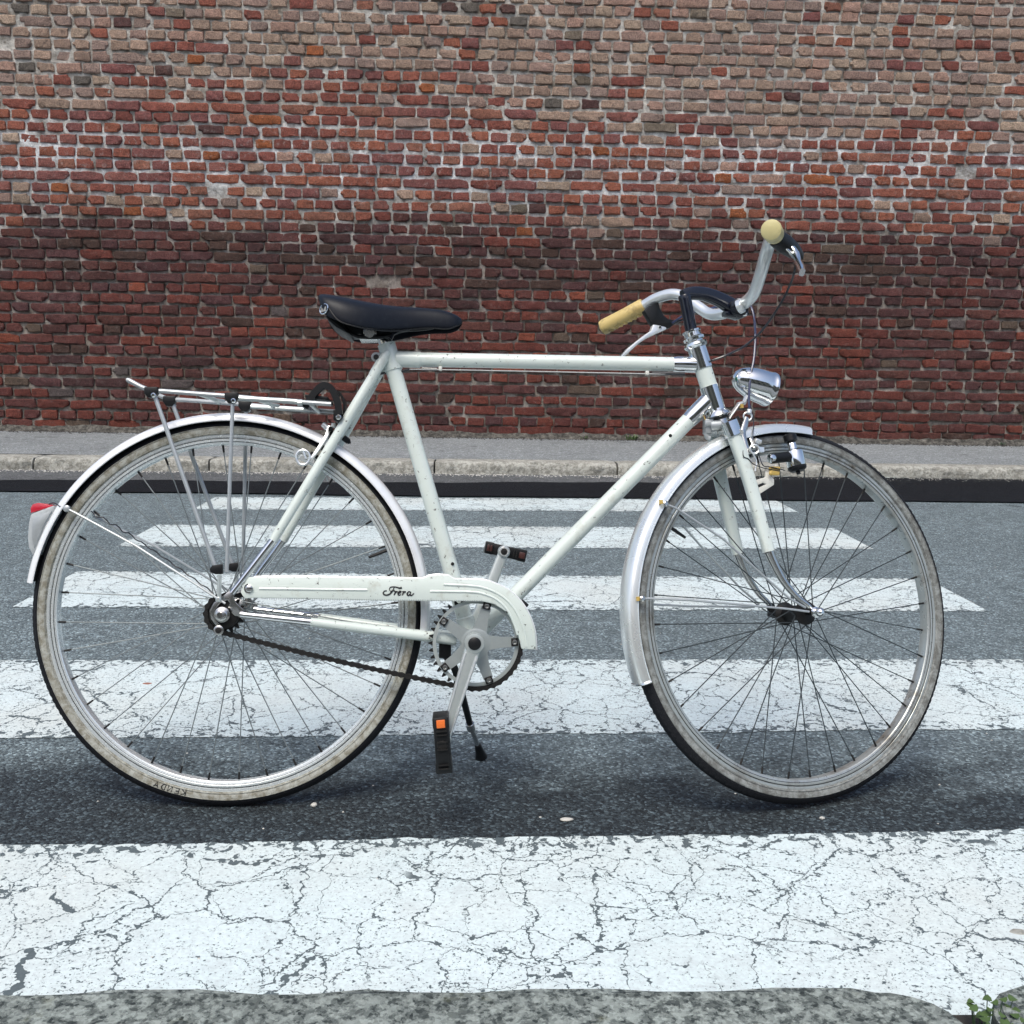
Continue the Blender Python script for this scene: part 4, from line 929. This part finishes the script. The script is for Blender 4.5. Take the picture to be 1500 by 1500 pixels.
for s_ in (-1, 1):
    mm = (lambda p: p) if s_ < 0 else m_
    for (u, w, u2, w2) in ((226, 578, 318, 838), (341, 585, 332, 838)):
        g = G(); g.tube([mm(P(u, w, -.057)), mm(P(u2, w2, -.068))], .0038 if u < 300 else .0034, 8); obj('rack_strut', g, 'steel', rk)
    g = G(); g.tube([mm(P(322, 842, -.069)), mm(P(321, 862, -.070)), mm(P(321, 877, -.071))], [.0034, .0040, .0034], 10); bolt(g, mm(P(320, 878, -.072)), arr(0, s_, 0), .0048); obj('strut_foot', g, 'alu', rk)
    g = G(); pl = [mm(P(u, w, -.062)) for u, w in ((309, 833), (313, 828), (327, 826), (328, 841), (318, 841), (310, 838))]; g.prism(pl, (0, s_ * .012, 0)); obj('strut_joint', g, 'black', rk, bevel=.002)
    for (u, w) in ((224, 574), (341, 582)):
        g = G(); pl = [mm(P(u + a, w + b, -.050)) for a, b in ((-10, -6), (10, -6), (10, 3), (4, 10), (-5, 10), (-10, 3))]; g.prism(pl, (0, s_ * .013, 0)); obj('rail_clamp', g, 'black', rk, bevel=.002)
        g = G(); bolt(g, mm(P(u + 1, w + 5, -.064)), arr(0, s_, 0), .0042); obj('clamp_bolt', g, 'chrome', rk)
# sprung clip and front mount
def strip(pts, y0, y1, w, name, m, par):
    """flat bent bar seen from the side: thickness w in the frame plane, from y0 to y1"""
    pts = sm(pts, 5); g = G(); k_ = len(pts); A = []; 
    for i, p in enumerate(pts):
        t = unit(pts[min(i + 1, k_ - 1)] - pts[max(0, i - 1)]); nn_ = arr(-t[2], 0, t[0]) * w / 2
        for (yy, s_) in ((y0, 1), (y1, 1), (y1, -1), (y0, -1)): q_ = p + nn_ * s_; A.append((q_[0], yy, q_[2]))
    fs = [(i * 4 + q_, i * 4 + (q_ + 1) % 4, (i + 1) * 4 + (q_ + 1) % 4, (i + 1) * 4 + q_) for i in range(k_ - 1) for q_ in range(4)] + [(0, 1, 2, 3), ((k_ - 1) * 4 + 3, (k_ - 1) * 4 + 2, (k_ - 1) * 4 + 1, (k_ - 1) * 4)]
    g.add(A, fs); return obj(name, g, m, par)
for y0, y1 in ((-.050, -.036), (.036, .050)):
    strip([P(446, 597, y0), P(456, 581, y0), P(467, 568, y0), P(475, 564, y0), P(484, 568, y0), P(490, 578, y0), P(494, 590, y0), P(497, 607, y0)], y0, y1, .0115, 'spring_clip', 'black', rk)
g = G(); g.box(P(468, 586.5, -.0), (.040, 0, -.004), (0, .085, 0), (0, 0, .0060)); g.box(P(497, 612, 0), (.011, 0, 0), (0, .09, 0), (0, 0, .018)); obj('clip_plate', g, 'black', rk, bevel=.001)
strip([P(490, 571, -.02), P(499, 578, -.02), P(504, 592, -.02), P(503, 606, -.02), P(496, 622, -.02), P(486, 640, -.02)], -.02, .02, .004, 'front_mount', 'black', rk)
g = G(); bolt(g, P(496, 611, -.047), arr(0, -1, 0), .005); obj('clip_bolt', g, 'chrome_worn', rk)

# rear brake
rb = empty('brake_caliper', bike, label='rear side-pull brake')
g = G(); g.tube(sm([P(483, 626, -.014), P(478, 640, -.024), P(468, 656, -.034), P(458, 670, -.038), P(452, 679, -.036)]), [.0055, .0048, .0042, .0040, .0045], 10, sec=(1, .8)); g.cyl(P(473, 621, -.012), P(480, 628, -.012), .0052, 12); g.cyl(P(489, 620, -.016), P(489, 627, -.016), .0048, 10); obj('brake_arm', g, 'alu_bright', rb)
g = G(); g.lathe([(.0118 + .0024 * cos(a), .0035 * sin(a)) for a in np.linspace(0, 2 * pi, 8, endpoint=False)], lambda v, c_=P(444, 670, -.040): c_ + arr(*v) * arr(1, 1, 1.1), 24); g.cyl(P(443, 671, -.042), P(443, 671, -.036), .0055, 12); g.box(P(435, 664, -.036), (.010, 0, 0), (0, .01, 0), (0, 0, .010)); g.box(P(456, 675, -.034), (.012, 0, -.003), (0, .012, 0), (0, 0, .008)); g.tube([P(444, 661, -.042), P(448, 672, -.042)], .002, 6); obj('brake_shoe_holder', g, 'alu_bright', rb)
g = G(); g.tube(sm([P(486, 630, .014), P(484, 645, .02), P(476, 655, .028), P(470, 662, .030)]), .005, 8); g.cyl(P(484, 628, -.03), P(484, 628, .03), .0045, 10); g.cyl(P(503, 641, -.01), P(511, 647, -.01), .0055, 10); g.cyl(P(511, 645, -.012), P(512, 650, -.012), .003, 8); g.box(P(462, 668, -.028), (.016, 0, -.010), (0, .010, 0), (.004, 0, .006)); obj('brake_arm', g, 'black', rb, label='black rear part of the brake')
g = G(); g.tube(sm([P(474, 692, .02), P(478, 698, .02), P(480, 705, .02)]), .0015, 6); obj('cable_end', g, 'alu_bright', rb)

# drivetrain ------------------------------------------------------------
yc = -.045; rc = P(697, 942, yc); RS, RB = .0325, .0808
# sprocket and front ring teeth
def teeth(c_, y, r, n_, name, par, m, ri_, rot=0., depth=.0058):
    g = G(); g.lathe([(r - .0045, y - .0012), (r - .0045, y + .0012), (ri_, y + .0012), (ri_, y - .0012)], lambda v: (v[0] + c_[0], v[1], v[2] + c_[2]), 72)
    for k in range(n_):
        a = 2 * pi * k / n_ + rot; e = arr(cos(a), 0, sin(a)); t = arr(-sin(a), 0, cos(a)); c1 = arr(c_[0], y, c_[2]) + e * (r - .0047)
        g.prism([c1 - t * .0038 - dyr * .001, c1 + t * .0038 - dyr * .001, c1 + t * .0012 + e * (depth + .0017) - dyr * .001, c1 - t * .0012 + e * (depth + .0017) - dyr * .001], (0, .002, 0))
    return obj(name, g, m, par)
dt = empty('drivetrain', bike)
hub0 = TR((0, 0, 0))
teeth(hub0, yc, RS, 16, 'sprocket', dt, 'grease', .014)
g = G(); g.rev(hub0 + arr(0, -.058, 0), dyr, [(.015, 0), (.025, .002), (.027, .008), (.022, .018), (.020, .024)], 30); obj('freewheel', g, 'grease', dt)
g = G(); g.lathe([(.0700, yc - .0022), (.0762, yc - .0016), (.0762, yc + .0016), (.0700, yc + .0022)], lambda v: (v[0] + rc[0], v[1], v[2] + rc[2]), 90); obj('chain_ring', g, 'alu', dt)
teeth(rc, yc, RB, 40, 'ring_teeth', dt, 'grease', .0755)
g = G(); cc = arr(rc[0], yc - .004, rc[2])
for k in range(5):
    a = radians(2 + 72 * k); e = arr(cos(a), 0, sin(a)); t = arr(-sin(a), 0, cos(a))
    pl = [cc + e * .012 - t * .017, cc + e * .026 - t * .0125, cc + e * .045 - t * .0095, cc + e * .066 - t * .0085, cc + e * .066 + t * .0085, cc + e * .045 + t * .0095, cc + e * .026 + t * .0125, cc + e * .012 + t * .017]
    g.prism(pl, (0, .005, 0))
g.rev(cc + arr(0, -.001, 0), dyr, [(.022, 0), (.026, .001), (.026, .006), (.02, .009)], 30); obj('spider', g, 'alu_dull', dt)
for k in range(5):
    a = radians(2 + 72 * k); e = arr(cos(a), 0, sin(a)); t = arr(-sin(a), 0, cos(a)); g = G(); g.box(cc + e * .0685, e * .012, arr(0, .008, 0), t * .014); obj('ring_bolt_seat', g, 'grease', dt, bevel=.0012)
    g = G(); g.rev(cc + e * .0685 - dyr * .0035, -dyr, [(.0045, 0), (.0045, .0015), (.0025, .0018), (.0022, .0008)], 12); obj('ring_bolt', g, 'chrome_worn', dt)
# chain path: tangent lines + wraps
c1, c2 = arr(hub0[0], yc, hub0[2]), arr(rc[0], yc, rc[2]); dv = c2 - c1; D = np.linalg.norm(dv); th = atan2(dv[2], dv[0]); al = math.asin((RB - RS) / D)
def cp(c_, r_, a): return c_ + arr(cos(a), 0, sin(a)) * r_
au, al_ = th + pi / 2 + al, th - pi / 2 - al
path = []
for a in np.linspace(au, al_ + 2 * pi, 20): path.append(cp(c1, RS, a))
ptA, ptB = cp(c1, RS, al_), cp(c2, RB, al_)
for t in np.linspace(0, 1, 30)[1:-1]: path.append(ptA + (ptB - ptA) * t + arr(0, 0, -.004 * sin(pi * t)))
for a in np.linspace(al_, au, 40): path.append(cp(c2, RB, a))
ptC, ptD = cp(c2, RB, au), cp(c1, RS, au)
for t in np.linspace(0, 1, 30)[1:]: path.append(ptC + (ptD - ptC) * t)
path = np.array(path); sl_ = np.r_[0, np.cumsum(np.linalg.norm(np.diff(path, axis=0), axis=1))]; tot = sl_[-1]; nl_ = 2 * round(tot / .0254)
pt = lambda s_: np.array([np.interp(s_ % tot, sl_, path[:, i]) for i in range(3)])
gr = G()
for k in range(nl_): p = pt(k * tot / nl_); gr.cyl(p - dyr * .0036, p + dyr * .0036, .0039, 8)
ch = obj('chain', gr, 'grease', bike)
def linkmesh(outer):
    g = G(); h_ = .0047 if outer else .0043
    for s_ in (-1, 1):
        y = s_ * (.0042 if outer else .0030); pl = []
        for a in np.linspace(pi / 2, 3 * pi / 2, 6): pl.append(arr(-.00635 + h_ * cos(a), y, h_ * sin(a)))
        pl.append(arr(0, y, -h_ * .62))
        for a in np.linspace(-pi / 2, pi / 2, 6): pl.append(arr(.00635 + h_ * cos(a), y, h_ * sin(a)))
        pl.append(arr(0, y, h_ * .62)); g.prism(pl, (0, .001 * s_, 0))
    return mesh('chain_link', g, 'grease')
lm = [linkmesh(True), linkmesh(False)]
for k in range(nl_):
    p, q = pt(k * tot / nl_), pt((k + 1) * tot / nl_); o = bpy.data.objects.new('chain_link', lm[k % 2]); COL.objects.link(o); o.parent = ch
    o.location = (p + q) / 2; d_ = q - p; o.rotation_euler = (0, -atan2(d_[2], d_[0]), 0)
# cranks
bbn = P(695, 942, -.078)
def crank(p0, p1, y_s, name_l):
    c_ = empty('crank', bike, label=name_l); g = G(); d_ = unit(p1 - p0)
    g.tube([p0 - d_ * .004, p0 + d_ * .02, (p0 + p1) / 2, p1 - d_ * .012, p1 + d_ * .004], [.0158, .0140, .0115, .0098, .0098], 16, sec=(.52, 1.0), up=(0, 1, 0))
    g.rev(p0 + dyr * .010 * -y_s * 1.0, dyr * y_s, [(.0150, 0), (.0175, .003), (.0175, .017), (.0165, .019), (.0115, .020)], 28); g.rev(p1 - dyr * .007 * y_s, dyr * y_s, [(.0105, 0), (.0118, .002), (.0118, .013), (.0100, .015)], 20)
    obj('crank_arm', g, 'alu', c_, angle=50)
    for s2 in (-1, 1):      # raised ribs either side of the arm's groove
        t_ = unit(np.cross(d_, dyr)) * s2; g = G(); g.tube([p0 + d_ * .020 + t_ * .0105 + dyr * y_s * .0065, p1 - d_ * .014 + t_ * .0068 + dyr * y_s * .0052], [.0026, .0020], 8); obj('arm_rib', g, 'alu_bright', c_)
    g = G(); g.rev(p0 + dyr * .008 * y_s, dyr * y_s, [(.0112, 0), (.0112, .0035), (.009, .0050)], 24); obj('dust_cap', g, 'black', c_); return c_
pn = P(651, 1083, -.088)
cr1 = crank(bbn, pn, -1, 'near right crank pointing down')
bbf = arr(bbn[0] - .003, .07, bbn[2]); pf = P(738, 808, .085)
cr2 = crank(bbf, pf, 1, 'far left crank pointing up')
g = G(); g.rev(pf - dyr * .008, -dyr, [(.0098, 0), (.0098, .002), (.0085, .003)], 18); g.rev(pf - dyr * .0105, -dyr, [(.0062, 0), (.0062, .001), (.004, .0015)], 14, 1); obj('pedal_eye', g, ['alu_bright', 'grease'], cr2)
g = G(); g.cyl(bbn + dyr * .01, bbf - dyr * .01, .0075, 14); obj('axle', g, 'grease', dt)
def pedal(p, d_, y0, y1, refl, cap, sc=1.):
    pd = empty('pedal', bike, label=cap); d_ = unit(d_); n_ = unit(np.cross(d_, dyr)); ym = (y0 + y1) / 2; s_ = 1 if y1 > y0 else -1; d_ = d_ * sc; n_ = n_ * sc; c_ = arr(p[0], ym, p[2]); wd = abs(y1 - y0)
    g = G(); g.cyl(arr(p[0], p[1], p[2]), arr(p[0], y1, p[2]), .0085, 14); obj('spindle', g, 'grease', pd)
    g = G()
    for yy in (y0 + s_ * .005, y1 - s_ * .005): g.box(arr(c_[0], yy, c_[2]), d_ * .090, dyr * .007, n_ * .025)
    for t in (-1, 1): g.box(c_ + d_ * .037 * t, d_ * .018, dyr * (wd - .004), n_ * .027)
    obj('pedal_body', g, 'black', pd, bevel=.002)
    for t in (-.037, -.031, -.006, .006, .018, .024): g = G(); g.box(arr(c_[0], (y1 if y1 < y0 else y0) - .0005, c_[2]) + d_ * t, d_ * .0022, dyr * .004, n_ * .017); obj('pedal_rib', g, 'grease', pd)
    for t in ((1,) if cap.startswith('near') else (-1, 1)):
        g = G(); yy = (y1 if s_ < 0 else y0); g.box(arr(c_[0], yy, c_[2]) + d_ * .036 * t, d_ * .013, dyr * .005, n_ * .014); obj('reflector', g, refl, pd, bevel=.001)
    return pd
dn = P(645, 1058, -.14) - P(650, 1128, -.14); pc = P(648, 1092, -.17)
pdn = pedal(arr(pc[0], -.09, pc[2]), dn, -.105, -.175, 'orange', 'near pedal hanging upright with orange reflector')
df = P(768, 815, .14) - P(712, 802, .14); pcf = P(740, 808, .135)
pedal(arr(pcf[0], .09, pcf[2]), df, .105, .175, 'darkred', 'far pedal behind the raised crank', .88)
# chain guard with raised ribs and lettering
gd = empty('chain_guard', bike); yg = -.062
outl = [(362, 845), (450, 844.5), (560, 846), (612, 847), (619, 847), (629, 843), (640, 841.5), (657, 842.5), (667, 848), (699, 848), (720, 852), (744, 863), (763, 880), (776, 901), (784, 925), (786, 952), (764, 951), (759, 931), (752, 912), (741, 896), (724, 885), (706, 881), (640, 880.5), (560, 880), (450, 877.5), (372, 876), (358, 877), (352, 868), (356, 858)]
# smooth only the curved nose
g = G(); g.prism([P(u, w, yg) for u, w in outl], (0, .013, 0)); obj('guard_plate', g, 'white_guard' if 'white_guard' in MT else 'paint', gd, bevel=.0022)
for pts in ([(380, 862), (450, 863), (538, 864)], [(650, 856), (690, 858), (712, 862), (735, 873), (752, 890), (764, 913), (770, 935), (771, 947)], [(630, 866), (690, 867), (712, 871), (730, 880), (744, 895), (754, 916), (758, 930)]):
    g = G(); g.tube(sm([P(u, w, yg + .0002) for u, w in pts], 5), .0022, 8); obj('guard_rib', g, 'paint', gd)
g = G(); g.tube(sm([P(u, w, yg + .008) for u, w in outl[:16]], 2), .0016, 6); obj('rolled_edge', g, 'fender', gd)
g = G(); bolt(g, P(365, 862, yg - .002), arr(0, -1, 0), .0065); g.cyl(P(365, 862, yg + .0), P(365, 862, yg + .003), .009, 18); obj('guard_bolt', g, 'chrome_worn', gd)
g = G()
for k in range(95): u = 395 + k * 3.3; g.tube([P(u, 875.5 + .012 * (u - 395) , yg - .0002), P(u, 879 + .008 * (u - 395) , yg - .0002)], .00045, 4)
obj('edge_milling', g, 'grey_plastic', gd, kind='stuff')
LT = [[(455, 375), (460, 335), (490, 302), (560, 296), (640, 310), (690, 324), (728, 308)], [(565, 305), (530, 370), (500, 420), (450, 462), (390, 478), (340, 465), (320, 430), (345, 390), (400, 382)], [(470, 405), (520, 385), (572, 368)],
      [(560, 402), (598, 398), (575, 440), (555, 478)], [(580, 432), (612, 402), (640, 408)], [(650, 446), (690, 425), (708, 400), (685, 393), (655, 420), (645, 458), (672, 478), (715, 458)], [(735, 402), (775, 398), (755, 440), (738, 485)], [(760, 432), (792, 402), (820, 408)],
      [(915, 405), (880, 400), (852, 435), (850, 470), (875, 485), (905, 455), (930, 400)], [(930, 400), (912, 455), (925, 482), (958, 476), (995, 435)]]
g = G()
for i, st in enumerate(LT):
    pts = sm([P(540 + a / 15, 840 + b / 15, yg - .0004) for a, b in st], 4); g.tube(pts, [.0008, .0015, .0014, .0009] if i else [.0007, .0011, .0013, .0019], 6, sec=(.4, 1), up=(0, 1, 0))
obj('lettering', g, 'ink', gd, label='shop-style script name in black on the guard')

# kickstand
ft = toL(ground_px(705, 1112) + arr(0, 0, .004)); ks = empty('kickstand', bike)
k0 = P(650, 955, .02); k1 = P(676, 1015, .05); jm = .55
g = G(); g.box(P(652, 950, .0), (.022, 0, 0), (0, .03, 0), (0, 0, .032)); obj('stand_mount', g, 'black', ks, bevel=.002)
def ky(t): return .05 + (ft[1] - .05) * t
g = G(); a = P(668, 985, .05); b = P(689, 1063, ky(.55)); g.tube(sm([k0, P(658, 968, .04), a, b]), [.007, .0072, .0070, .0062], 12); obj('stand_leg', g, 'black', ks)
g = G(); g.cyl(b + (a - b) * .05, b - (a - b) * .08, .0085, 14); obj('stand_collar', g, 'chrome_worn', ks)
c_ = P(701, 1095, ky(.92)); g = G(); g.tube([b, c_], .0048, 10); obj('stand_rod', g, 'chrome_worn', ks)
g = G(); g.tube([c_ + (b - c_) * .12, c_ + (ft - c_) * .45, ft], [.0065, .009, .0125], 12); obj('rubber_foot', g, 'black', ks)

# headlamp (chrome bullet), bracket
hl = empty('headlamp', bike); fc = Q(1123.5, 569, .0); axl = unit(sx * cos(radians(14)) - sz * sin(radians(14)))
g = G(); g.rev(fc, axl, [(.0005, -.0760), (.010, -.0735), (.0180, -.0660), (.0240, -.0550), (.0288, -.0400), (.0315, -.0240), (.0325, -.0080), (.0325, .0), (.0335, .001), (.0335, .006), (.0315, .0075)], 40); obj('lamp_shell', g, 'chrome', hl, angle=50)
g = G(); g.rev(fc, axl, [(.031, .005), (.026, .010), (.016, .013), (.004, .014)], 32); obj('lens', g, 'glass', hl)
g = G(); g.tube([Q(1066, 614, -.004), Q(1081, 593, -.004)], .006, 10, sec=(1.1, .35), up=sy); g.tube([Q(1081, 593, -.004), Q(1090, 590, -.004), Q(1094, 580, -.004)], .0045, 8); obj('lamp_bracket', g, 'alu_bright', hl)
g = G(); g.box(Q(1086, 595, -.006), sx * .006, sy * .006, sz * .007); obj('bracket_nut', g, 'yellow_brass', hl)
g = G(); g.tube(sm([Q(1094, 585, -.012), Q(1101, 600, -.016), Q(1104, 620, -.022), Q(1103, 640, -.028), Q(1108, 655, -.036), Q(1112, 668, -.044), Q(1118, 682, -.05), Q(1128, 684, -.052), Q(1150, 689, -.05)], 6), .0010, 6); g.tube(sm([Q(1088, 650, -.045), Q(1089, 668, -.05), Q(1096, 672, -.05), Q(1104, 680, -.05), Q(1120, 686, -.05), Q(1142, 690, -.05)], 6), .0009, 6); obj('lamp_wire', g, 'cable', hl)

# bottle dynamo
dy = empty('dynamo', bike); ax0, ax1 = Q(1157, 633, -.034), Q(1170, 688, -.044); da = unit(ax0 - ax1)
c_ = Q(1167.5, 684, -.044)
g = G(); g.rev(c_, da, [(.0165, 0), (.0172, .002), (.0172, .026), (.0165, .029), (.0110, .032), (.0085, .034), (.0078, .048), (.0060, .050)], 28); obj('dynamo_body', g, 'chrome', dy, angle=40)
g = G(); g.rev(c_ - da * .004, da, [(.012, -.004), (.0168, 0), (.0175, .0045)], 24); g.cyl(c_ - da * .006, c_ - da * .014, .004, 8); obj('dynamo_base', g, 'black', dy)
g = G(); g.rev(c_ + da * .049, da, [(.0095, 0), (.0120, .001), (.0120, .012), (.0105, .014)], 24); obj('roller', g, 'black', dy)
g = G(); a, b = Q(1129, 672, -.046), Q(1155, 669, -.044); g.cyl(a, b, .0095, 18); obj('pivot_arm', g, 'black', dy)
g = G(); g.rev(a - unit(b - a) * .002 + sy * -.002, a - b, [(.0085, 0), (.0085, .001), (.006, .002)], 18); g.rev(Q(1132, 671, -.057), -sy, [(.0062, 0), (.0062, .002), (.0035, .003)], 14); obj('pivot_bolt', g, 'chrome', dy)
g = G(); pl = [Q(u, w, -.047) for u, w in ((1104, 704), (1121, 699), (1122, 690), (1127, 688), (1129, 697), (1134, 702), (1134, 710), (1111, 725), (1108, 716), (1123, 709), (1118, 707), (1106, 712))]; g.prism(pl, sy * .003); obj('fork_bracket', g, 'white_plastic', dy, bevel=.0006)
g = G(); g.box(Q(1134, 690, -.046), sx * .020, sy * .008, sz * .016 + sx * .003); g.rev(Q(1129, 693, -.052), -sy, [(.0045, 0), (.0045, .002), (.003, .003)], 12); obj('bracket_block', g, 'yellow_brass', dy, bevel=.001)

# front brake
fb = empty('brake_caliper', bike, label='front side-pull brake')
g = G(); g.tube(sm([Q(1094, 612, -.016), Q(1091, 622, -.018), Q(1088, 634, -.022), Q(1092, 650, -.030), Q(1097, 665, -.036)]), [.0045, .0058, .0055, .0050, .0045], 10, sec=(.7, 1.1), up=sy); g.tube(sm([Q(1096, 632, -.016), Q(1101, 645, -.022), Q(1106, 657, -.030)]), [.0035, .0055, .005], 10, sec=(.7, 1.1), up=sy); obj('brake_arm', g, 'chrome_worn', fb, angle=60)
g = G(); g.lathe([(.0078 + .0018 * cos(a), .0030 * sin(a)) for a in np.linspace(0, 2 * pi, 8, endpoint=False)], lambda v, c_=Q(1095, 610, -.018): c_ + arr(*v), 20); g.cyl(Q(1098, 600, -.02), Q(1097, 606, -.02), .0048, 12); obj('cable_adjuster', g, 'alu_bright', fb)
g = G(); g.lathe([(.0080 + .0022 * cos(a), .0030 * sin(a)) for a in np.linspace(0, 2 * pi, 8, endpoint=False)], lambda v, c_=Q(1105, 658, -.044): c_ + arr(*v), 20); g.box(Q(1113, 659, -.038), sx * .012, sy * .01, sz * .009); g.cyl(Q(1106, 645, -.03), Q(1114, 648, -.03), .005, 10); g.cyl(Q(1085, 633, -.05), Q(1085, 633, -.044), .0055, 12); g.tube(sm([Q(1103, 665, -.045), Q(1108, 676, -.045), Q(1106, 690, -.045)]), .0014, 6); obj('brake_shoe_holder', g, 'alu_bright', fb)
g = G(); g.tube(sm([Q(1078, 612, .0), Q(1084, 624, -.006), Q(1090, 640, -.012), Q(1094, 655, -.02)]), .006, 10); g.box(Q(1094, 663, -.024), sx * .012, sy * .012, sz * .018); obj('brake_arm', g, 'black', fb, label='dark inner part of the front brake')
g = G(); g.cyl(P(1040, 624, -.01) , P(1056, 622, -.01), .010, 14); g.box(P(1037, 625, 0), (.014, 0, 0), (0, .024, 0), (0, 0, .026)); g.cyl(P(1032, 620, -.012), P(1046, 620, -.012), .0065, 6); g.tube(sm([P(1034, 634, -.006), P(1036, 640, -.006), P(1040, 642, -.006)]), .005, 8); obj('brake_bolt', g, 'steel', fb, bevel=.001)
g = G(); g.tube([P(1030, 607, -.01), P(1036, 622, -.01)], .0009, 5); obj('cable_end', g, 'yellow_brass', fb)
